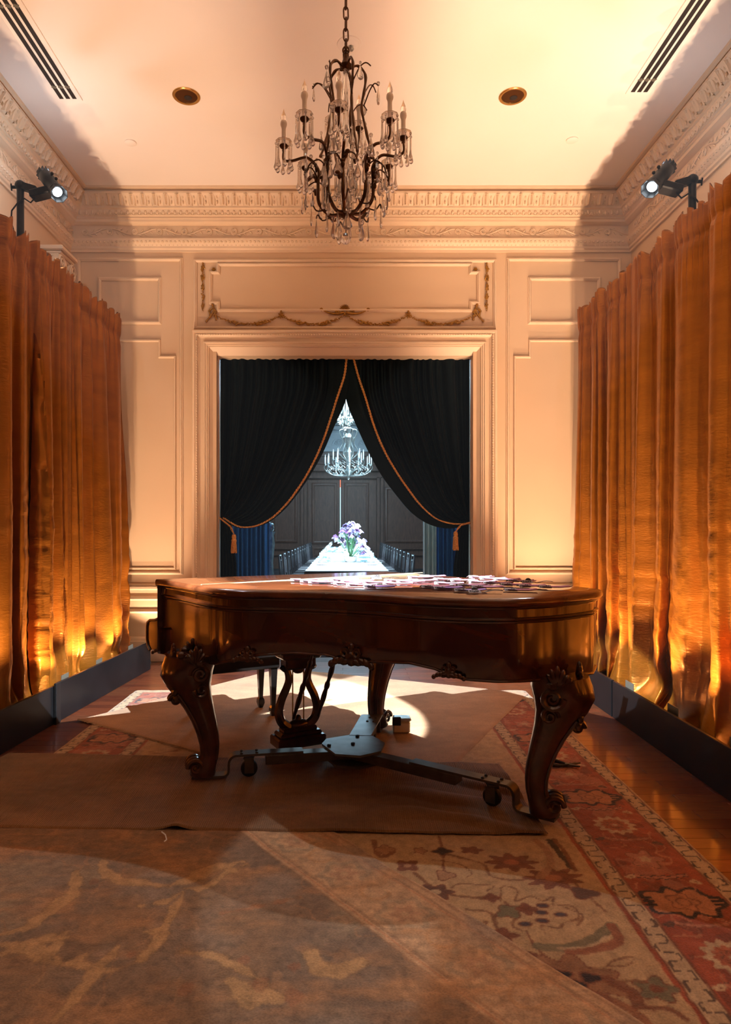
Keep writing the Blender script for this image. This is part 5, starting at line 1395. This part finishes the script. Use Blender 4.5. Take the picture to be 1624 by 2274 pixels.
for nm, x in (('wall_partition_left', -3.0-1.0), ('wall_partition_right', 4.0)):
    b = MB(); b.box((math.copysign(3.85, x), JB-.05, 2.45), (1.7, .1, 4.9)); tag(b.build(nm, M['dwood'], smooth=False), kind=S)
# white plaster frieze with arches above the panelling
t8 = thing('trim_8', (0, FY, 4.2), None, None); tag(t8, kind=S)
b = MB(); b.box((0, FY-.03, (fz(1003)+4.9)/2), (9.2, .06, 4.9-fz(1003))); b.build('plaster_frieze', M['dplaster'], t8, smooth=False)
b = MB(); b.box((0, FY-.12, fz(952)), (9.2, .20, .10)); b.box((0, FY-.16, fz(944)), (9.2, .28, .06)); b.box((0, FY-.09, fz(960)), (9.2, .12, .04)); b.build('plaster_cornice', M['dplaster'], t8, smooth=False)
for k in range(-3, 4):
    X0 = fxx(752)+k*.86
    mb = MB(); mb.tube([(X0+.20*math.cos(a), FY-.07, fz(990)+.22*math.sin(a)) for a in [i*math.pi/14 for i in range(15)]], .022, 6)
    for q in range(5):
        a = math.pi*(q+1)/6; mb.tube([(X0+.03*math.cos(a), FY-.07, fz(990)+.03*math.sin(a)), (X0+.16*math.cos(a), FY-.07, fz(990)+.17*math.sin(a))], [.012, .03], 6)
    mb.build('shell_arch', M['dplaster'], t8)
    mb = MB()
    for q in (-1, 0, 1): mb.tube([(X0+.43+.07*q, FY-.065, fz(990)), (X0+.43+.07*q, FY-.065, fz(990)+.18+.05*(q == 0))], .016, 6)
    mb.tube([(X0+.28, FY-.065, fz(994)), (X0+.58, FY-.065, fz(994))], .014, 6); mb.build('plaster_flutes', M['dplaster'], t8)
# panelling on the far wall
def fpanel(x0, y0, x1, y1, name, parent, m='dwood', th=.05, Y0=FY):
    P = [(fxx(x0), fz(y1)), (fxx(x1), fz(y1)), (fxx(x1), fz(y0)), (fxx(x0), fz(y0))]
    return moulding(P, [(-.05, -.005), (-.05, .03), (-.02, th), (.02, th), (.05, .03), (.05, -.005)], True, name, M[m], parent, Y0)
t9 = thing('trim_9', (0, FY, 2), None, None); tag(t9, kind=S)
for (x0, x1) in ((560, 654), (596, 654), (860, 965)):
    pass
fpanel(612, 1085, 658, 1202, 'wall_panel', t9); fpanel(858, 1085, 950, 1202, 'wall_panel', t9); fpanel(520, 1085, 600, 1202, 'wall_panel', t9); fpanel(962, 1085, 1050, 1202, 'wall_panel', t9)
for (y, hgt, dp_) in ((1036, .16, .14), (1044, .08, .20), (1030, .05, .22), (1060, .07, .16), (1010, .10, .12), (1218, .05, .10), (1232, .04, .12)):
    b = MB(); b.box((0, FY-dp_/2, fz(y)), (9.2, dp_, hgt)); b.build('rail', M['dwood'], t9, smooth=False)
for x in (672, 679, 840, 848):
    b = MB(); b.box((fxx(x), FY-.08, fz(1060)/2), (.09, .16, fz(1060))); b.build('door_pilaster', M['dwood'], t9, smooth=False)
d1 = thing('door_1', (0, FY, 0), None, None); tag(d1, kind=S)
for (x0, x1, a, c) in ((684, 755.2, 696, 746), (757.2, 836, 768, 816)):
    b = MB(); b.bbox(((fxx(x0)+fxx(x1))/2, FY-.035, fz(1066)/2), (fxx(x1)-fxx(x0), .07, fz(1066)), .01); leaf = b.build('door_leaf', M['dwood'], d1, smooth=False)
    fpanel(a, 1076, c, 1205, 'door_panel', leaf, 'dwood', .05, FY-.065)
    fpanel(a, 1217, c, 1240, 'door_panel', leaf, 'dwood', .05, FY-.065)
b = MB(); b.box((fxx(756.2), FY-.078, (fz(1083)+fz(1200))/2), (.018, .01, fz(1083)-fz(1200))); b.build('blue_glow_strip', M['gap'], d1, smooth=False)  # glowing strips on the leaf joint imitate light from behind the doors
b = MB(); b.box((fxx(756.2), FY-.078, (fz(1066)+fz(1083))/2), (.018, .01, fz(1066)-fz(1083))); b.build('red_glow_strip', M['gapr'], d1, smooth=False)

# blue drapes on the dining side of the doorway
def blue(x0, x1, y, m, label, f, seed):
    n, mm = 8, 140; P = np.zeros((n, mm, 3))
    for i in range(n):
        for j in range(mm):
            s = j/(mm-1); P[i, j] = (x0+(x1-x0)*s, y-.035*math.sin(s*f*2*math.pi+.6*math.sin(s*23+seed)), .01+3.0*i/(n-1))
    o = grid_obj('blue_drape', P, M[m], None, ((x0+x1)/2, y, 0)); tag(o, label, 'drape'); o.modifiers.new('t', 'SOLIDIFY').thickness = .01
X0 = PY(538, 0, 8.3)[0]; blue(X0-.12, PY(597, 0, 8.3)[0], 8.3, 'bluedrape', 'deep blue pleated drape in the dining hall beside a carved pale stand', 8, 1)
blue(PY(962, 0, 8.3)[0], PY(1030, 0, 8.3)[0], 8.3, 'bluedrape', 'deep blue pleated drape next to a drape strip coloured as lit in the dining hall', 7, 4)
blue(PY(938, 0, 8.28)[0], PY(966, 0, 8.28)[0], 8.205, 'litdrape', 'narrow strip of blue drape coloured paler as if lit in the dining hall', 3, 2)
# carved pale stand
X0 = PY(601, 0, 8.5)[0]; cs = thing('carved_stand', (X0, 8.5, 0), 'tall narrow carved stand with pale blue light in its colour beside the blue drape', 'stand')
M['pale'] = mat('pale_blue_lit', (.18, .32, .38), .35, .3, var=.4, vscale=20)  # cool blue light on the stand is put into its colour
mb = MB(); mb.lathe([(.06, 0), (.06, .1), (.035, .14), (.03, .5), (.045, .7), (.03, .9), (.05, 1.15), (.04, 1.25), (.055, 1.3)], 12, (X0, 8.5, 0), None, 6, .12); mb.build('shaft', M['pale'], cs)
mb = MB(); mb.ball((X0, 8.5, 1.35), (.05, .05, .06), 8, 6); mb.ball((X0-.02, 8.47, 1.40), .03, 8, 6); mb.ball((X0+.02, 8.47, 1.38), .03, 8, 6); mb.build('finial', M['pale'], cs)

# dining table, chairs, place settings
tb = thing('dining_table', (0.02, 15.3, 0), 'very long dining table reaching to the far double doors', 'table')
TY0, TY1, TH = 9.2, 20.4, .75
mb = MB(); mb.bbox((.03, (TY0+TY1)/2, TH-.02), (1.15, TY1-TY0, .035), .005); mb.build('top', M['chairwood'], tb, smooth=False)
for y in (10.6, 13.6, 17, 20.0):
    for x in (-.42, .48):
        mb = MB(); mb.bbox((x, y, .36), (.06, .06, .72), .005); mb.build('leg', M['chairwood'], tb, smooth=False)
rows = []; mb = MB()
for (x, z) in ((-.56, .30), (-.565, .6), (-.56, TH-.01), (-.55, TH+.003), (0.03, TH+.003), (.61, TH+.003), (.62, TH-.01), (.625, .6), (.62, .30)):
    rows.append([(x+(.02*math.sin(y*9) if z < .6 else 0), y, z) for y in [TY0-.02+(TY1-TY0+.04)*i/80 for i in range(81)]])
mb.grid(rows); cl_ = mb.build('tablecloth', M['linen'], None, loc=(.03, 15.3, TH)); tag(cl_, 'white cloth glowing on the long dining table', 'tablecloth')
# chair
def chair_proto():
    r = thing('dining_chair', (0, 0, 0), 'dark spindle-back ballroom chair drawn up to the long dining table', 'chair', 'chairs along the dining table')
    mb = MB(); mb.bbox((0, 0, .45), (.40, .40, .035), .01); mb.build('seat', M['chairwood'], r, smooth=False)
    for x in (-.17, .17):
        mb = MB(); mb.tube([(x, .17, 0), (x, .17, .44)], .016, 8); mb.build('leg', M['chairwood'], r)
        mb = MB(); mb.tube([(x, -.20, 0), (x, -.18, .44), (x, -.22, .92)], .016, 8); mb.build('leg', M['chairwood'], r)
    for z in (.90, .82, .58):
        mb = MB(); mb.tube([(-.17, -.18-.04*(z-.44)/.48, z), (0, -.20-.04*(z-.44)/.48, z), (.17, -.18-.04*(z-.44)/.48, z)], .014, 6); mb.build('back_rail', M['chairwood'], r)
    for x in (-.10, -.05, 0, .05, .10):
        mb = MB(); mb.tube([(x, -.19, .58), (x, -.218, .84)], .008, 5); mb.build('spindle', M['chairwood'], r)
    mb = MB(); mb.tube([(-.17, .17, .2), (.17, .17, .2)], .01, 6); mb.build('stretcher', M['chairwood'], r)
    return r
cp0 = None
setp = None
for k in range(13):
    y = 10.75+k*.74
    for sg in (-1, 1):
        xx = .03+sg*(.86-.004*k)
        if cp0 is None: cp0 = chair_proto(); cp0.location = (xx, y, 0); cp0.rotation_euler = (0, 0, math.pi/2*sg)
        else: copy_tree(cp0, None, (xx, y, 0), (0, 0, math.pi/2*sg))
plate0 = nap0 = glass0 = None
for k in range(13):
    y = 10.75+k*.74
    for sg in (-1, 1):
        x = .03+sg*.40
        if plate0 is None:
            mb = MB(); mb.lathe([(.06, 0), (.13, .012), (.135, .016), (.10, .008), (.002, .006)], 24); plate0 = fix_normals(mb.build('dinner_plate', M['china'])); tag(plate0, 'white dinner plate on the white tablecloth of the long table', 'plate', 'dinner plates on the long table'); plate0.location = (x, y, TH+.004)
            mb = MB(); mb.grid([[(u*.16, v*.055, .022+.006*math.sin(u*7+v*2)) for v in (-1, -.5, 0, .5, 1)] for u in [-1+i/4 for i in range(9)]]); nap0 = mb.build('napkin', M['bluenap']); nap0.modifiers.new('t', 'SOLIDIFY').thickness = .008; tag(nap0, 'pale blue folded napkin on a dinner plate of the long table', 'napkin', 'napkins on the long table'); nap0.location = (x, y, TH+.004)
            mb = MB(); mb.lathe([(.03, 0), (.03, .004), (.004, .008), (.004, .09), (.03, .11), (.036, .14), (.030, .19), (.027, .19), (.032, .14), (.026, .115), (.002, .10)], 14); glass0 = fix_normals(mb.build('wine_glass', M['crystal'])); tag(glass0, 'clear stemmed glass on the long dining table', 'glass', 'stemmed glasses on the long table'); glass0.location = (x+sg*.02, y+.21, TH+.004)
        else:
            for o_, l_ in ((plate0, (x, y, TH+.004)), (nap0, (x, y, TH+.004)), (glass0, (x+sg*.02, y+.21, TH+.004))):
                c = o_.copy(); col.objects.link(c); c.location = l_
# flower centrepiece
def flowers(cy, hgt, n, seed, label):
    rs = random.Random(seed); c0 = Vector((.10, cy, TH+.003)); r = thing('flower_arrangement', c0, label, 'flowers')
    mb = MB(); mb.lathe([(.08, 0), (.11, .02), (.12, .09), (.10, .10), (.02, .06)], 16, c0); fix_normals(mb.build('bowl', M['china'], r))
    for k in range(n):
        t = rs.random()**.6; h = .12+hgt*t; a = rs.uniform(0, 6.28); rad = (.40*(1-t)+.10)*rs.uniform(.3, 1.0)
        tip = c0+Vector((rad*math.cos(a)*1.1, rad*math.sin(a), h))
        mb = MB(); mb.tube([c0+Vector((0, 0, .05)), c0.lerp(tip, .55)+Vector((0, 0, .04)), tip], .004, 4); st = mb.build('stem', M['stem'], r)
        m = rs.choice(['petal1', 'petal1', 'petal2', 'petal3', 'petal3']); s = rs.uniform(.035, .068); mb = MB()
        for q in range(5):
            b_ = q*1.256; R = Matrix.Rotation(b_, 3, 'Z') @ Matrix.Rotation(.7, 3, 'Y'); R = Matrix.Rotation(rs.uniform(-.8, .8), 3, 'X') @ R
            mb.ball(tip+R @ Vector((s*.7, 0, 0)), (s, s*.6, s*.18), 6, 4, R)
        mb.ball(tip, s*.35, 6, 4); mb.build('blossom', M[m], st)
    return r
flowers(11.6, .58, 64, 1, 'tall spray of lilac, plum and white flowers on the near half of the long table')
flowers(15.2, .38, 22, 2, 'lower bunch of pale flowers on the middle of the long table')

# dining hall chandeliers
def hall_chandelier(X0, Y0, zb_, dia, n, label, tiers):
    r = thing('hall_chandelier', (X0, Y0, zb_), label, 'chandelier'); m = M['silver']
    mb = MB(); mb.lathe([(.005, 0), (.03, .03), (.02, .08), (.05, .14), (.08, .20), (.04, .28), (.06, .5), (.10, .62), (.05, .72), (.12, .95), (.05, 1.05), (.09, 1.15), (.03, 1.2)], 14, (X0, Y0, zb_), None, 7, .1); mb.build('stem', m, r)
    mb = MB(); mb.tube([(X0, Y0, zb_+1.2), (X0, Y0, 4.9)], .012, 6); mb.build('chain', m, r)
    for (rad, z, cnt) in tiers:
        for k in range(cnt):
            a = 2*math.pi*k/cnt+.1*rad; d = Vector((math.cos(a), math.sin(a), 0)); c = Vector((X0, Y0, zb_))
            pts = smoothp([c+d*.03+Vector((0, 0, .10)), c+d*rad*.45+Vector((0, 0, z-.24)), c+d*rad*.8+Vector((0, 0, z-.20)), c+d*rad*1.04+Vector((0, 0, z-.08)), c+d*rad+Vector((0, 0, z))], 4)
            mb = MB(); mb.tube(pts, .010, 5); mb.ball(pts[10], .022, 6, 4); mb.ball(pts[6]+Vector((0, 0, .03)), (.02, .02, .03), 6, 4); mb.lathe([(.01, -.01), (.03, .0), (.035, .012), (.012, .012)], 10, c+d*rad+Vector((0, 0, z))); A = mb.build('arm', m, r)
            mb = MB(); mb.lathe([(.013, 0), (.013, .16), (.010, .165), (.012, .18), (.006, .21), (.001, .225)], 8, c+d*rad+Vector((0, 0, z+.01))); mb.build('candle', M['linen'], A)
        for k in range(cnt*2):
            a = 2*math.pi*k/(cnt*2); mb = MB()
            p = Vector((X0+rad*.8*math.cos(a), Y0+rad*.8*math.sin(a), zb_+z-.10)); mb.tube([p+Vector((.03*math.cos(b_), .03*math.sin(b_)*.4, .05*math.sin(b_*.5))) for b_ in [q*.6 for q in range(10)]], .008, 5); mb.build('scroll', m, r)
    for k in range(6):
        a = k*math.pi/3; p = Vector((X0, Y0, zb_)); d = Vector((math.cos(a), math.sin(a), 0))
        pts = smoothp([p+d*.05+Vector((0, 0, .45)), p+d*.22+Vector((0, 0, .62)), p+d*.12+Vector((0, 0, .85)), p+d*.2+Vector((0, 0, 1.1)), p+d*.06+Vector((0, 0, 1.15))], 4); mb = MB(); mb.tube(pts, .014, 5); mb.build('cage_scroll', m, r)
    return r
Y0 = 15.0
hall_chandelier((774-CX)*Y0/F, Y0, H+(CY-1066)*Y0/F, 1.1, 12, 'large silvered branch chandelier with many white candles above the long dining table', ((.52, .34, 12), (.34, .46, 8)))
Y0 = 11.0
hc = thing('crystal_pendant', ((767-CX)*Y0/F, Y0, H+(CY-956)*Y0/F), 'crystal-hung chandelier in the dining hall nearer the doorway drapes', 'chandelier')
bz = H+(CY-956)*Y0/F; X0 = (767-CX)*Y0/F
mb = MB(); mb.ball((X0, Y0, bz+.03), .035, 12, 8); mb.build('crystal_ball', M['crystal'], hc)
mb = MB(); mb.lathe([(.01, .06), (.04, .12), (.03, .3), (.07, .5), (.03, .8), (.05, 1.1), (.02, 1.7), (.02, 4.91-bz)], 12, (X0, Y0, bz)); mb.build('stem', M['silver'], hc)
g0 = None; rs = random.Random(8)
for k in range(90):
    t = k/90; a = k*2.4; z = bz+.10+.62*t; rad = .06+.30*math.sin(min(t*2.2, 1.57))*rs.uniform(.7, 1)
    if g0 is None:
        mb = drop_mb(.11, .05, .5); g0 = mb.build('crystal_drop', M['silver'], None, smooth=False); g0.parent = hc; o = g0
    else: o = g0.copy(); col.objects.link(o); o.parent = hc
    o.location = (rad*math.cos(a), rad*math.sin(a), z-bz); o.rotation_euler = (0, 0, a)
for k in range(8):
    a = k*math.pi/4; mb = MB(); d = Vector((math.cos(a), math.sin(a), 0)); c = Vector((X0, Y0, bz))
    mb.tube(smoothp([c+d*.04+Vector((0, 0, .2)), c+d*.25+Vector((0, 0, .22)), c+d*.38+Vector((0, 0, .42)), c+d*.36+Vector((0, 0, .60))], 4), .012, 5); mb.build('arm', M['silver'], hc)

# profile lamps of the dining hall: narrow cool beams on the table
for y in (11.5, 14.5, 17.8):
    r = thing('table_spotlight', (.03, y-1.0, 4.9), 'small black ceiling spotlight aimed at the long table', 'spotlight', 'ceiling spotlights over the long table')
    mb = MB(); mb.lathe([(.04, 0), (.05, -.02), (.05, -.16), (.042, -.17)], 14, (.03, y-1.0, 4.9)); fix_normals(mb.build('housing', M['matte'], r))
    l = bpy.data.lights.new('table_lamp', 'SPOT'); l.energy = TABLE_W; l.color = TABLE_C; l.spot_size = math.radians(34); l.spot_blend = .5; l.shadow_soft_size = .06
    lo = bpy.data.objects.new('lamp', l); col.objects.link(lo); lo.parent = r; lo.location = (0, 0, -.2)
    lo.rotation_euler = (Vector((.03, y, TH))-Vector((.03, y-1.0, 4.7))).to_track_quat('-Z', 'Y').to_euler()
